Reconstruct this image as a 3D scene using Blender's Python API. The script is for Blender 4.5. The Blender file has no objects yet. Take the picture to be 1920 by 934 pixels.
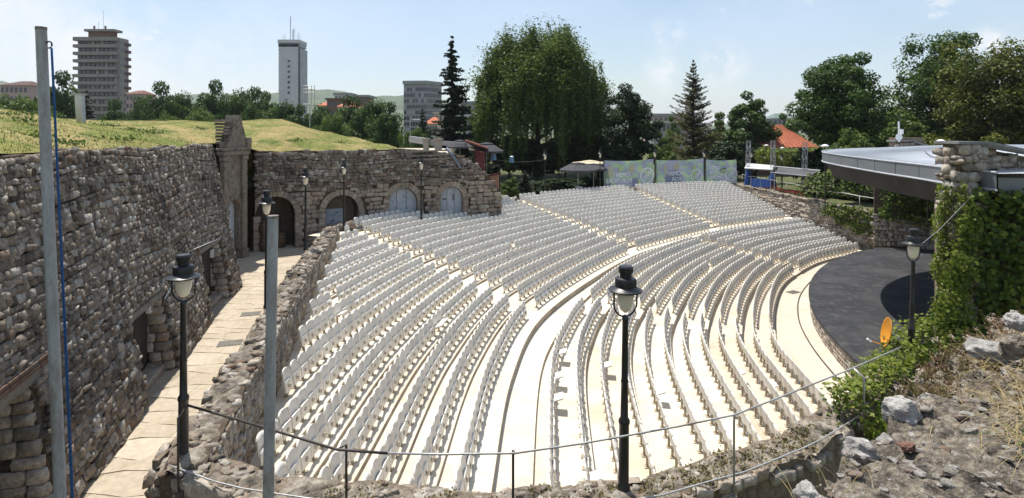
import bpy, bmesh, math, random
import numpy as np
from mathutils import Vector, Matrix
from mathutils import noise as mn

# ------------------------------------------------------------------ camera, sky, sun, exposure
F, YH, CZ = 1080.0, 245.0, 10.0          # focal length in px of a 1920 wide frame, horizon row, eye height
scn = bpy.context.scene
COL = scn.collection
cam_d = bpy.data.cameras.new('camera'); cam = bpy.data.objects.new('camera', cam_d); COL.objects.link(cam)
cam.location = (0, 0, CZ); cam.rotation_euler = (math.radians(90), 0, 0)
cam_d.sensor_width = 36; cam_d.lens = 36 * F / 1920; cam_d.shift_y = -(467 - YH) / 1920
cam_d.clip_start = 0.1; cam_d.clip_end = 9000
scn.camera = cam

SUN_EL, SUN_AZ = math.radians(67.5), (-0.62, 0.785)
world = bpy.data.worlds.new('World'); scn.world = world; world.use_nodes = True
wn, wl = world.node_tree.nodes, world.node_tree.links
bg = wn['Background']
sky = wn.new('ShaderNodeTexSky'); sky.sky_type = 'NISHITA'; sky.sun_disc = False
sky.sun_elevation = SUN_EL; sky.sun_rotation = math.atan2(SUN_AZ[0], SUN_AZ[1])
sky.altitude = 200; sky.air_density = 1.3; sky.dust_density = .6; sky.ozone_density = 1.6
tc = wn.new('ShaderNodeTexCoord')
def wcloud(loc, scale, lo, hi, seed, amount):
    mp = wn.new('ShaderNodeMapping'); mp.inputs['Scale'].default_value = scale; mp.inputs['Location'].default_value = loc
    nz = wn.new('ShaderNodeTexNoise'); nz.inputs['Scale'].default_value = 2.0; nz.inputs['Detail'].default_value = 9; nz.inputs['Roughness'].default_value = .58
    mr = wn.new('ShaderNodeMapRange'); mr.inputs['From Min'].default_value = lo; mr.inputs['From Max'].default_value = hi; mr.inputs['To Max'].default_value = amount
    wl.new(tc.outputs['Generated'], mp.inputs['Vector']); wl.new(mp.outputs['Vector'], nz.inputs['Vector']); wl.new(nz.outputs['Fac'], mr.inputs['Value'])
    return mr.outputs['Result']
c1 = wcloud((3.1, .4, 1.7), (1.1, 1.1, 2.6), .20, .80, 1, .85)          # thin high veil
c2 = wcloud((7.3, 2.2, 5.1), (4.5, 4.5, 8.5), .63, .70, 2, .85)        # small fair weather puffs
def puff(px, py, rad, amt, fine):          # a cloud around one direction of the sky
    d0 = Vector(((px - 960) / F, 1, (YH - py) / F)).normalized(); vd = wn.new('ShaderNodeVectorMath'); vd.operation = 'DISTANCE'; wl.new(tc.outputs['Generated'], vd.inputs[0]); vd.inputs[1].default_value = d0
    mr = wn.new('ShaderNodeMapRange'); mr.interpolation_type = 'SMOOTHSTEP'; mr.inputs['From Min'].default_value = rad; mr.inputs['From Max'].default_value = 0; mr.inputs['To Max'].default_value = amt; wl.new(vd.outputs['Value'], mr.inputs['Value'])
    nz = wn.new('ShaderNodeTexNoise'); nz.inputs['Scale'].default_value = fine; nz.inputs['Detail'].default_value = 8; nz.inputs['Roughness'].default_value = .6; wl.new(tc.outputs['Generated'], nz.inputs['Vector'])
    m2 = wn.new('ShaderNodeMapRange'); m2.inputs['From Min'].default_value = .40; m2.inputs['From Max'].default_value = .66; wl.new(nz.outputs['Fac'], m2.inputs['Value'])
    mu = wn.new('ShaderNodeMath'); mu.operation = 'MULTIPLY'; wl.new(mr.outputs['Result'], mu.inputs[0]); wl.new(m2.outputs['Result'], mu.inputs[1]); return mu.outputs[0]
def wmax(a, b):
    m = wn.new('ShaderNodeMath'); m.operation = 'MAXIMUM'; wl.new(a, m.inputs[0]); wl.new(b, m.inputs[1]); return m
cc = c2
for (px_, py_, rad_, amt_, fine_) in ((60, 60, .45, 1.3, 5.), (430, 130, .10, .8, 16.), (1250, 70, .045, .7, 40.), (1247, 135, .05, .9, 26.), (1355, 122, .055, 1.3, 28.), (1350, 155, .05, .8, 26.), (1860, 90, .045, 1.3, 26.)):
    cc = wmax(cc, puff(px_, py_, rad_, amt_, fine_)).outputs[0]

mixc = wn.new('ShaderNodeMix'); mixc.data_type = 'RGBA'; mixc.inputs['B'].default_value = (5.5, 6.5, 8.1, 1)
wl.new(c1, mixc.inputs['Factor']); wl.new(sky.outputs['Color'], mixc.inputs['A']); mix2 = wn.new('ShaderNodeMix'); mix2.data_type = 'RGBA'; mix2.inputs['B'].default_value = (7.6, 7.7, 7.9, 1); wl.new(cc, mix2.inputs['Factor']); wl.new(mixc.outputs['Result'], mix2.inputs['A']); wl.new(mix2.outputs['Result'], bg.inputs['Color'])
bg.inputs['Strength'].default_value = 0.10

sun_d = bpy.data.lights.new('sun', 'SUN'); sun_d.energy = 5.0; sun_d.angle = math.radians(.53); sun_d.color = (1, .955, .87)
sun = bpy.data.objects.new('sun', sun_d); COL.objects.link(sun)
sd = Vector((SUN_AZ[0] * math.cos(SUN_EL), SUN_AZ[1] * math.cos(SUN_EL), math.sin(SUN_EL)))
sun.location = (0, 0, 60); sun.rotation_euler = sd.to_track_quat('Z', 'Y').to_euler()
vs = scn.view_settings; vs.view_transform = 'Standard'; vs.look = 'None'; vs.gamma = 1; vs.use_curve_mapping = False
vs.exposure = 0.38
scn.cycles.max_bounces = 6; scn.cycles.diffuse_bounces = 4; scn.cycles.transparent_max_bounces = 8
scn.cycles.use_denoising = True

# ------------------------------------------------------------------ helpers
rng = np.random.default_rng(11)
U = lambda a, b, n=None: rng.uniform(a, b, n)

def PH(x, y, H):                        # point seen at photo pixel (x, y) lying H metres below eye level
    Y = F * H / (y - YH); return np.array(((x - 960) / F * Y, Y, CZ - H))
def PY(x, y, Y):                        # the same at a known depth Y
    return np.array(((x - 960) / F * Y, Y, CZ - (y - YH) / F * Y))
def pix(p):
    p = np.asarray(p, float); return 960 + F * p[..., 0] / p[..., 1], YH + F * (CZ - p[..., 2]) / p[..., 1]

def mesh_np(name, V, Fa, tint=None, smooth=False):
    V = np.asarray(V, np.float32); Fa = np.asarray(Fa, np.int32)
    me = bpy.data.meshes.new(name); m, k = Fa.shape
    me.vertices.add(len(V)); me.vertices.foreach_set('co', V.ravel())
    me.loops.add(m * k); me.loops.foreach_set('vertex_index', Fa.ravel())
    me.polygons.add(m); me.polygons.foreach_set('loop_start', np.arange(0, m * k, k, dtype=np.int32))
    if smooth: me.polygons.foreach_set('use_smooth', np.ones(m, bool))
    if tint is not None:
        a = me.attributes.new('tint', 'FLOAT', 'POINT'); a.data.foreach_set('value', np.asarray(tint, np.float32))
    me.update(calc_edges=True); return me

def link(name, data, mat=None, parent=None):
    o = bpy.data.objects.new(name, data); COL.objects.link(o)
    if mat is not None and data is not None and not data.materials: data.materials.append(mat)
    if parent is not None:
        o.parent = parent
        o.matrix_parent_inverse = Matrix.Translation(-Vector(parent.location)) if parent.get('_w') else Matrix()
    return o
def tag(o, label=None, cat=None, group=None, kind=None):
    if label: o['label'] = label
    if cat: o['category'] = cat
    if group: o['group'] = group
    if kind: o['kind'] = kind
    return o
def thing(name, label, cat, loc=(0, 0, 0), group=None, world_parts=False, kind=None):
    o = bpy.data.objects.new(name, None); COL.objects.link(o); o.location = loc; o.empty_display_size = .2
    if world_parts: o['_w'] = 1
    return tag(o, label, cat, group, kind)
def copy_tree(o, parent=None):
    c = o.copy(); COL.objects.link(c)
    if parent is not None: c.parent = parent
    for ch in o.children: copy_tree(ch, c)
    return c

class MB:
    def __init__(s): s.v, s.f, s.t = [], [], []
    def add(s, V, Fs, tint=0.5):
        b = len(s.v); s.v += [tuple(map(float, p)) for p in V]; s.f += [tuple(b + i for i in f) for f in Fs]
        s.t += [tint] * len(V); return s
    def box(s, c, d, R=None, tint=.5):
        c = np.asarray(c, float); h = np.asarray(d, float) / 2
        V = np.array([(x, y, z) for x in (-1, 1) for y in (-1, 1) for z in (-1, 1)], float) * h
        if R is not None: V = V @ np.asarray(R).T
        return s.add(V + c, [(0, 1, 3, 2), (4, 6, 7, 5), (0, 4, 5, 1), (2, 3, 7, 6), (0, 2, 6, 4), (1, 5, 7, 3)], tint)
    def bar(s, p, q, w, h, tint=.5):        # square bar from p to q
        p, q = np.asarray(p, float), np.asarray(q, float); d = q - p; L = np.linalg.norm(d); d = d / L
        up = np.array((0, 0, 1.)) if abs(d[2]) < .95 else np.array((0, 1., 0))
        x = np.cross(up, d); x /= np.linalg.norm(x); z = np.cross(d, x)
        return s.box((p + q) / 2, (w, L, h), np.stack((x, d, z), 1), tint)
    def tube(s, pts, r, n=8, tint=.5, cap=True):
        pts = [np.asarray(p, float) for p in pts]; r = r if hasattr(r, '__len__') else [r] * len(pts)
        V, Fs = [], []
        for i, p in enumerate(pts):
            d = pts[min(i + 1, len(pts) - 1)] - pts[max(i - 1, 0)]; d = d / (np.linalg.norm(d) + 1e-9)
            up = np.array((0, 0, 1.)) if abs(d[2]) < .9 else np.array((1., 0, 0))
            x = np.cross(up, d); x /= np.linalg.norm(x); y = np.cross(d, x)
            V += [p + r[i] * (math.cos(a) * x + math.sin(a) * y) for a in np.arange(n) * 2 * math.pi / n]
        for i in range(len(pts) - 1):
            for j in range(n):
                k = (j + 1) % n; Fs.append((i * n + j, i * n + k, (i + 1) * n + k, (i + 1) * n + j))
        if cap: Fs += [tuple(range(n))[::-1], tuple(range((len(pts) - 1) * n, len(pts) * n))]
        return s.add(V, Fs, tint)
    def lathe(s, prof, c=(0, 0, 0), n=16, tint=.5):
        V, Fs = [], []; c = np.asarray(c, float)
        for r, z in prof:
            V += [c + np.array((r * math.cos(a), r * math.sin(a), z)) for a in np.arange(n) * 2 * math.pi / n]
        for i in range(len(prof) - 1):
            for j in range(n):
                k = (j + 1) % n; Fs.append((i * n + j, i * n + k, (i + 1) * n + k, (i + 1) * n + j))
        Fs += [tuple(range(n))[::-1], tuple(range((len(prof) - 1) * n, len(prof) * n))]
        return s.add(V, Fs, tint)
    def prism(s, poly, z0, z1, tint=.5):    # ngon with given bottom and top height
        n = len(poly); V = [(x, y, z0) for x, y in poly] + [(x, y, z1) for x, y in poly]
        return s.add(V, [tuple(range(n))[::-1], tuple(range(n, 2 * n))] + [(i, (i + 1) % n, n + (i + 1) % n, n + i) for i in range(n)], tint)
    def slab(s, corners, thick, tint=.5):    # flat polygon of 3D points thickened along its normal
        C = [np.asarray(c, float) for c in corners]; nn = np.cross(C[1] - C[0], C[-1] - C[0]); nn = nn / np.linalg.norm(nn) * thick
        n = len(C); V = C + [c - nn for c in C]
        return s.add(V, [tuple(range(n)), tuple(range(n, 2 * n))[::-1]] + [(i, n + i, n + (i + 1) % n, (i + 1) % n) for i in range(n)], tint)
    def mesh(s, name, smooth=False):
        me = bpy.data.meshes.new(name); me.from_pydata(s.v, [], s.f)
        a = me.attributes.new('tint', 'FLOAT', 'POINT'); a.data.foreach_set('value', np.array(s.t, np.float32))
        if smooth: me.polygons.foreach_set('use_smooth', np.ones(len(me.polygons), bool))
        me.update(); return me
    def build(s, name, mat, parent=None, smooth=False, angle=None):
        me = s.mesh(name, smooth); o = link(name, me, mat, parent)
        if angle: me.set_sharp_from_angle(angle=math.radians(angle))
        return o
def bevel(o, w=.02, seg=1):
    m = o.modifiers.new('b', 'BEVEL'); m.width = w; m.segments = seg; m.limit_method = 'ANGLE'; return o

# ------------------------------------------------------------------ materials
def M(name, cols, scale=4., rough=.85, bump=0., bscale=40., tint=False, metal=0., transl=0., var=.25, stain=None, sscale=.6, spec=.3, coat=0., vary_obj=0., stretch=None, speck=None):
    """cols: list of colours; picked by the per piece tint attribute (tint=True) or by noise; var: fine value variation"""
    m = bpy.data.materials.new(name); m.use_nodes = True; N, L = m.node_tree.nodes, m.node_tree.links
    b = N['Principled BSDF']; b.inputs['Roughness'].default_value = rough; b.inputs['Metallic'].default_value = metal
    b.inputs['Specular IOR Level'].default_value = spec; b.inputs['Coat Weight'].default_value = coat
    geo = N.new('ShaderNodeNewGeometry'); pos = geo.outputs['Position']
    if stretch:
        mp = N.new('ShaderNodeMapping'); mp.inputs['Scale'].default_value = stretch; L.new(pos, mp.inputs['Vector']); pos = mp.outputs['Vector']
    def noise(sc, det=5, ro=.6):
        n = N.new('ShaderNodeTexNoise'); n.inputs['Scale'].default_value = sc; n.inputs['Detail'].default_value = det; n.inputs['Roughness'].default_value = ro
        L.new(pos, n.inputs['Vector']); return n.outputs['Fac']
    rp = N.new('ShaderNodeValToRGB'); e = rp.color_ramp.elements
    while len(e) < len(cols): e.new(.5)
    k = len(cols)
    for i, c in enumerate(cols):
        e[i].position = (i / max(1, k - 1)) if tint else .32 + .36 * i / max(1, k - 1); e[i].color = (*c, 1)
    if k == 1: e[1].color = (*cols[0], 1)
    if tint:
        at = N.new('ShaderNodeAttribute'); at.attribute_name = 'tint'; L.new(at.outputs['Fac'], rp.inputs['Fac'])
    else: L.new(noise(scale), rp.inputs['Fac'])
    out = rp.outputs['Color']
    def mul(out, fac, lo, hi, fmin=.3, fmax=.7):
        mr = N.new('ShaderNodeMapRange'); mr.inputs['From Min'].default_value = fmin; mr.inputs['From Max'].default_value = fmax
        mr.inputs['To Min'].default_value = lo; mr.inputs['To Max'].default_value = hi; L.new(fac, mr.inputs['Value'])
        mm = N.new('ShaderNodeMix'); mm.data_type = 'RGBA'; mm.blend_type = 'MULTIPLY'; mm.inputs['Factor'].default_value = 1
        L.new(out, mm.inputs['A']); L.new(mr.outputs['Result'], mm.inputs['B']); return mm.outputs['Result']
    def over(out, fac, col, fmin, fmax, amt):
        mr = N.new('ShaderNodeMapRange'); mr.inputs['From Min'].default_value = fmin; mr.inputs['From Max'].default_value = fmax; mr.inputs['To Max'].default_value = amt
        L.new(fac, mr.inputs['Value']); mm = N.new('ShaderNodeMix'); mm.data_type = 'RGBA'
        L.new(mr.outputs['Result'], mm.inputs['Factor']); L.new(out, mm.inputs['A']); mm.inputs['B'].default_value = (*col, 1); return mm.outputs['Result']
    if var: out = mul(out, noise(bscale * .5, 6, .7), 1 - var, 1 + var)
    if stain: out = over(out, noise(sscale, 8, .65), stain, .5, .68, .75)
    if speck: out = over(out, noise(bscale * .8, 3, .5), speck, .62, .7, .8)
    if vary_obj:
        oi = N.new('ShaderNodeObjectInfo'); out = mul(out, oi.outputs['Random'], 1 - vary_obj, 1 + vary_obj, 0, 1)
    L.new(out, b.inputs['Base Color'])
    if bump:
        bp = N.new('ShaderNodeBump'); bp.inputs['Strength'].default_value = bump; bp.inputs['Distance'].default_value = .03
        L.new(noise(bscale, 6, .65), bp.inputs['Height']); L.new(bp.outputs['Normal'], b.inputs['Normal'])
    if transl:
        tr = N.new('ShaderNodeBsdfTranslucent'); L.new(out, tr.inputs['Color']); ms = N.new('ShaderNodeMixShader'); ms.inputs['Fac'].default_value = transl
        L.new(b.outputs['BSDF'], ms.inputs[1]); L.new(tr.outputs['BSDF'], ms.inputs[2]); L.new(ms.outputs['Shader'], N['Material Output'].inputs['Surface'])
    return m

STONE = M('rubble_stone', [(.075, .062, .049), (.165, .139, .113), (.26, .226, .187), (.21, .167, .123), (.335, .30, .255), (.42, .39, .342), (.16, .129, .10), (.285, .242, .195), (.225, .187, .147), (.17, .112, .082)], tint=True, rough=.95, bump=1., bscale=22, var=.5, stain=(.06, .05, .041), sscale=.6, spec=.15)
STONE_PALE = M('pale_rubble_stone', [(.22, .19, .16), (.33, .29, .24), (.42, .37, .31), (.30, .23, .17), (.48, .44, .38), (.36, .30, .24)], tint=True, rough=.95, bump=1., bscale=22, var=.4, stain=(.10, .085, .07), sscale=2.2, spec=.15)
ASHLAR = M('ashlar_stone', [(.27, .22, .17), (.36, .30, .235), (.31, .24, .18), (.42, .36, .29), (.24, .20, .17)], tint=True, rough=.95, bump=.8, bscale=18, var=.35, stain=(.09, .075, .06), sscale=1.2, spec=.15)
MORTAR = M('wall_mortar', [(.07, .054, .04), (.12, .095, .072)], rough=1, bump=1., bscale=30, var=.4, spec=.1)
MORTAR_PALE = M('pale_mortar', [(.15, .115, .085), (.23, .185, .14)], rough=1, bump=1., bscale=30, var=.4, spec=.1)
CAPM = M('mortar_cap', [(.13, .107, .082), (.23, .197, .157), (.34, .30, .25)], scale=3.5, rough=1, bump=1., bscale=16, var=.5, stain=(.065, .056, .048), sscale=2.4, spec=.1)
CONCRETE = M('pale_concrete', [(.53, .475, .385), (.60, .545, .455), (.64, .59, .50)], scale=.7, rough=.9, bump=.25, bscale=25, var=.08, stain=(.47, .39, .29), sscale=.5)
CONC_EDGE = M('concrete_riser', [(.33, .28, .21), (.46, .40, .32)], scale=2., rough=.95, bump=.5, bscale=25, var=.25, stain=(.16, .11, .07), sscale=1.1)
ORCH = M('orchestra_concrete', [(.46, .395, .31), (.56, .49, .40), (.62, .56, .47)], scale=.5, rough=.9, bump=.3, bscale=25, var=.14, stain=(.43, .35, .26), sscale=.5)
FLAG = M('flagstone', [(.40, .335, .255), (.45, .38, .29), (.42, .35, .265), (.48, .41, .32)], tint=True, rough=.92, bump=.5, bscale=14, var=.18, stain=(.34, .28, .20), sscale=.8)
FLAGJ = M('paving_joint', [(.27, .22, .16), (.34, .285, .21)], rough=1, bump=.5, var=.2)
SEATM = M('white_seat_plastic', [(.66, .625, .565), (.74, .705, .645)], scale=.6, rough=.42, var=.05, spec=.4, vary_obj=.06, stain=(.52, .485, .42), sscale=2.2)
SEATB = M('seat_bracket_metal', [(.30, .25, .18), (.45, .39, .30)], scale=9, rough=.6, var=.3)
BLACKM = M('black_lamp_paint', [(.012, .012, .013), (.02, .02, .021)], rough=.38, var=.2, spec=.5)
GLOBE = M('lamp_globe', [(.76, .69, .54)], rough=.25, var=.05, spec=.5)
STEEL = M('galvanised_pipe', [(.36, .36, .36), (.48, .48, .48)], rough=.5, metal=.35, var=.2, bscale=30, stain=(.20, .15, .11), sscale=2)
DARKPIPE = M('painted_pipe', [(.045, .038, .036), (.07, .06, .055)], rough=.5, var=.3)
POLE = M('grey_pole_paint', [(.30, .297, .29), (.40, .395, .385)], scale=2.5, rough=.55, bump=.2, var=.15, stain=(.20, .16, .13), sscale=3, stretch=(3, 3, .8))
GRASS = M('dry_grass', [(.20, .185, .065), (.125, .15, .042), (.26, .215, .095), (.09, .125, .032)], scale=.35, rough=1, bump=1., bscale=9, var=.4, stain=(.36, .27, .13), sscale=.33, spec=.05)
SOIL = M('park_soil', [(.10, .09, .045), (.075, .095, .03), (.16, .12, .075)], scale=.25, rough=1, bump=.6, bscale=8, var=.4)
# ------------------------------------------------------------------ the seating bowl: rows as curves between two guide rows
def spline(pts):
    P = np.array(pts, float); n = len(P)
    P = np.vstack((2 * P[0] - P[1], P, 2 * P[-1] - P[-2]))
    def f(s):
        s = np.clip(np.asarray(s, float), -.6, n - 1 + .3); i = np.clip(np.floor(s).astype(int), 0, n - 2); t = (s - i)[..., None]
        a, b, c, d = P[i], P[i + 1], P[i + 2], P[i + 3]
        return .5 * (2 * b + (c - a) * t + (2 * a - 5 * b + 4 * c - d) * t * t + (3 * b - a - 3 * c + d) * t ** 3)
    return f
up_in = spline([(-1.25, 8.2), (-1.0, 12.3), (-.53, 18.3), (.79, 24.3), (4.0, 30.9), (7.6, 36.6), (11.3, 40.6), (15.7, 44.7), (20.6, 48.3), (24.9, 51.2)])
up_out = spline([(-13.9, 8.2), (-13.75, 13), (-13.0, 22.5), (-9.9, 34.8), (-6.0, 41.2), (.2, 48.2), (5.9, 53.2), (11.8, 57.3), (18.2, 60.2), (24.2, 61.6)])
lo_in = spline([(9.3, 11.5), (10.2, 19.3), (10.8, 23.3), (11.8, 26.2), (13.7, 30.3), (16.0, 34.3), (18.4, 37.3), (21.9, 40.8), (27.0, 44.2)])
lo_out = spline([(.75, 10.2), (1.37, 18.5), (2.3, 22.8), (3.45, 26.1), (6.0, 31.5), (9.3, 36.2), (13.0, 40.4), (17.2, 44.0), (25.4, 49.4)])
NU, NL = 16, 12
def up_row(k, s): t = (k - 1) / (NU - 1); return up_in(s) * (1 - t) + up_out(s) * t
def lo_row(k, s): t = (k - 1) / (NL - 1); return lo_in(s) * (1 - t) + lo_out(s) * t
HU = lambda k: 7.72 - .108 * (k - 1)           # metres below eye of the upper tier treads
HL = lambda j: 9.22 - .228 * j                  # six double terraces j = 0..5 of the lower tier
H_WALK, H_ORCH, H_STAGE, H_ALLEY = 7.95, 9.36, 8.5, 7.2
ALW = np.array([(-5.2, 8.9), (-6.05, 12.3), (-6.75, 15.6), (-8.25, 22.), (-10.0, 31.2), (-10.5, 33.6)])       # wall between alley and seats, its axis
def alw_x(y): return np.interp(y, ALW[:, 1], ALW[:, 0])
def smin_up(k, off=.0):
    s = np.linspace(-.5, 4, 500); p = up_row(k, s); ok = (p[:, 0] > alw_x(p[:, 1]) + off) & (p[:, 1] > 8.6) | (p[:, 1] > 33.4)
    return s[np.argmax(ok)]
def smin_lo(k):
    s = np.linspace(-.5, 4, 500); p = lo_row(k, s); return s[np.argmax(p[:, 1] > 8.9 + .12 * np.maximum(p[:, 0], 0) ** 1.55)]
SEND_U, SEND_L = 9.0, 8.0
def strip(mb, A, B, zA, zB):
    n = len(A); V = [(x, y, zA) for x, y in A] + [(x, y, zB) for x, y in B]
    mb.add(V, [(i, n + i, n + i + 1, i + 1) for i in range(n - 1)])
NS = 90
terr = thing('seating_terrace', 'pale concrete steps of the curved seating bowl', None, (0, 0, 0), kind='structure')
def edge_u(k): return up_row(k, np.linspace(smin_up(k), SEND_U, NS))
def edge_l(k): return lo_row(k, np.linspace(smin_lo(k), SEND_L, NS))
for k in range(1, NU + 1):
    kf = .35 if k == 1 else k - .26; kb = NU + 1.6 if k == NU else k + 1 - .26
    a, b = edge_u(kf), edge_u(kb); z = CZ - HU(k); zl = CZ - (HU(k - 1) if k > 1 else H_WALK)
    mb = MB(); strip(mb, a, b, z, z); mb.build('step', CONCRETE, terr)
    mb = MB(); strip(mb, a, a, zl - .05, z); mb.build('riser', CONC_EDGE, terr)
mb = MB(); w0 = edge_u(.35); w1 = edge_l(NL + .6); strip(mb, w1, w0, CZ - H_WALK, CZ - H_WALK)
tag(mb.build('walkway', CONCRETE), kind='structure')
for j in range(6):
    kf = 2 * j + 1 - .25; kb = NL + .6 if j == 5 else 2 * j + 3 - .25
    a, b = edge_l(kf), edge_l(kb); z = CZ - HL(j); zl = CZ - (HL(j - 1) if j else H_ORCH)
    mb = MB(); strip(mb, a, b, z, z); mb.build('step', CONCRETE if j > 1 else ORCH, terr)
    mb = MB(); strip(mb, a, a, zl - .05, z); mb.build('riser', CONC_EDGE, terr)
    if j == 5:
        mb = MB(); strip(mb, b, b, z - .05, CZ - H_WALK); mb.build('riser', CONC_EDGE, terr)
a = edge_l(1 - .25); b = a + np.array((22., -4.)); mb = MB(); strip(mb, np.vstack((b, (38, 44))), np.vstack((a, a[-1] + np.array((3, 2)))), CZ - H_ORCH, CZ - H_ORCH)
tag(mb.build('orchestra_floor', ORCH), kind='structure')

# ---- seats
def panel(w, z0, z1, y0, y1, th, curve, top_round, nx=4, nz=3):
    V, Fs = [], []
    for side in (0, 1):
        for iz in range(nz + 1):
            tz = iz / nz
            for ix in range(nx + 1):
                tx = ix / nx * 2 - 1; ww = w / 2 * (1 - top_round * .10 * max(0, tz - .4))
                zz = z0 + (z1 - z0) * tz - (top_round * .24 * abs(tx) ** 3.2 * (z1 - z0) if iz == nz else 0)
                yy = y0 + (y1 - y0) * tz + curve * tx * tx + (th if side == 0 else 0)
                V.append((tx * ww, yy, zz))
    n = (nx + 1) * (nz + 1); q = lambda s, i, j: s * n + j * (nx + 1) + i
    for j in range(nz):
        for i in range(nx):
            Fs.append((q(0, i, j), q(0, i, j + 1), q(0, i + 1, j + 1), q(0, i + 1, j)))
            Fs.append((q(1, i, j), q(1, i + 1, j), q(1, i + 1, j + 1), q(1, i, j + 1)))
    for i in range(nx):
        Fs.append((q(0, i, nz), q(1, i, nz), q(1, i + 1, nz), q(0, i + 1, nz))); Fs.append((q(0, i, 0), q(0, i + 1, 0), q(1, i + 1, 0), q(1, i, 0)))
    for j in range(nz):
        Fs.append((q(0, 0, j), q(1, 0, j), q(1, 0, j + 1), q(0, 0, j + 1))); Fs.append((q(0, nx, j), q(0, nx, j + 1), q(1, nx, j + 1), q(1, nx, j)))
    return MB().add(V, Fs)
SB = panel(.44, .36, .75, -.07, -.125, .042, .03, .8, 6, 3)
SP = panel(.43, .16, .455, .015, -.025, .04, .0, .15, 2, 2)
SK = MB(); SK.box((0, -.03, .15), (.05, .06, .30)); SK.box((0, -.03, .012), (.16, .14, .024))
SK.lathe([(.001, 0), (.055, 0), (.055, .03), (.001, .03)], (0, 0, 0), 6)
for i in range(16, len(SK.v)):                                    # the round hinge boss on the underside of the folded pan
    x, y, z = SK.v[i]; SK.v[i] = (x, .065 + z - .03, .30 + y)
SK.box((0, .06, .30), (.13, .02, .02)); SK.box((0, -.02, .36), (.40, .04, .03))
me_b, me_p, me_k = SB.mesh('backrest'), SP.mesh('seat_pan'), SK.mesh('bracket')
for me, m in ((me_b, SEATM), (me_p, SEATM), (me_k, SEATB)): me.materials.append(m)
me_b.polygons.foreach_set('use_smooth', np.ones(len(me_b.polygons), bool)); me_b.set_sharp_from_angle(angle=math.radians(50))
ORD = ['', 'first', 'second', 'third', 'fourth', 'fifth', 'sixth', 'seventh', 'eighth', 'ninth', 'tenth', 'eleventh', 'twelfth', 'thirteenth', 'fourteenth', 'fifteenth', 'sixteenth', 'seventeenth', 'eighteenth', 'nineteenth']
TENS = {2: ('twentieth', 'twenty'), 3: ('thirtieth', 'thirty'), 4: ('fortieth', 'forty'), 5: ('fiftieth', 'fifty'), 6: ('sixtieth', 'sixty')}
def ordinal(n): return ORD[n] if n < 20 else TENS[n // 10][0] if n % 10 == 0 else TENS[n // 10][1] + '-' + ORD[n % 10]
PAR_PIX = np.array([(300, 850), (440, 880), (630, 925), (800, 940), (970, 945), (1170, 915), (1370, 845), (1540, 775), (1640, 715), (1720, 690)])
seats = []                                 # (x, y, z, angle, tier, row, index)
def fill(rowf, k, z, smin, aisles, send, tier, skip=()):
    s = np.linspace(smin, send, 1500); p = rowf(k, s); L = np.concatenate(([0], np.cumsum(np.linalg.norm(np.diff(p, axis=0), axis=1))))
    cuts = [smin] + [a for a in aisles if a > smin + .02] + [send]; idx = 0
    for q in range(len(cuts) - 1):
        l0, l1 = np.interp(cuts[q], s, L), np.interp(cuts[q + 1], s, L)
        l0 += .62 if q else .45; l1 -= .62 if q < len(cuts) - 2 else .5
        n = int((l1 - l0) / .487)
        for i in range(n):
            l = l0 + (i + .5) * (l1 - l0) / n; x, y = np.interp(l, L, p[:, 0]), np.interp(l, L, p[:, 1])
            x2, y2 = np.interp(l + .05, L, p[:, 0]), np.interp(l + .05, L, p[:, 1])
            tx, ty = x2 - x, y2 - y; ang = math.atan2(-tx, ty) + rng.normal(0, .012)
            px, py = pix((x, y, z + .4))
            if py > np.interp(px, PAR_PIX[:, 0], PAR_PIX[:, 1]) + 26: continue          # behind the near wall
            idx += 1
            if rng.random() < .004: continue
            seats.append((x, y, z, ang, tier, k, idx))
for k in range(1, NU + 1): fill(up_row, k, CZ - HU(k), smin_up(k, .55), (3.0, 5.0, 7.0), SEND_U - .12, 0)
for k in range(1, NL + 1): fill(lo_row, k, CZ - HL((k - 1) // 2), smin_lo(k), (3.0, 6.0), SEND_L - .05, 1)
def seat_vis(sx):
    px, py = pix(np.array(sx[:3]) + np.array((0, 0, .4))); ok = 0 < px < 1920 and 0 < py < np.interp(px, PAR_PIX[:, 0], PAR_PIX[:, 1]) - 6
    if 495 < px < 520 or 1160 < px < 1190: ok = False
    return sx[1] if ok else 999
order = sorted(range(len(seats)), key=lambda i: seat_vis(seats[i])); single = set(order[:300])
AX = math.atan2(1, 0)
def seat_mat(x, y, z, ang):            # local +y is the front; ang turns local x onto the row
    return Matrix.Translation((x, y, z)) @ Matrix.Rotation(ang - math.pi / 2 + math.pi, 4, 'Z')
def to_stage(ang):                     # row tangent (tx, ty): front looks to the right of it
    tx, ty = -math.sin(ang), math.cos(ang); return np.array((ty, -tx))
mass = {'backrest': [], 'seat_pan': [], 'bracket': []}
proto_np = {}
for nm, me in (('backrest', me_b), ('seat_pan', me_p), ('bracket', me_k)):
    V = np.empty(len(me.vertices) * 3, np.float32); me.vertices.foreach_get('co', V)
    proto_np[nm] = (V.reshape(-1, 3), [tuple(pl.vertices) for pl in me.polygons])
sm_all = []
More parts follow.
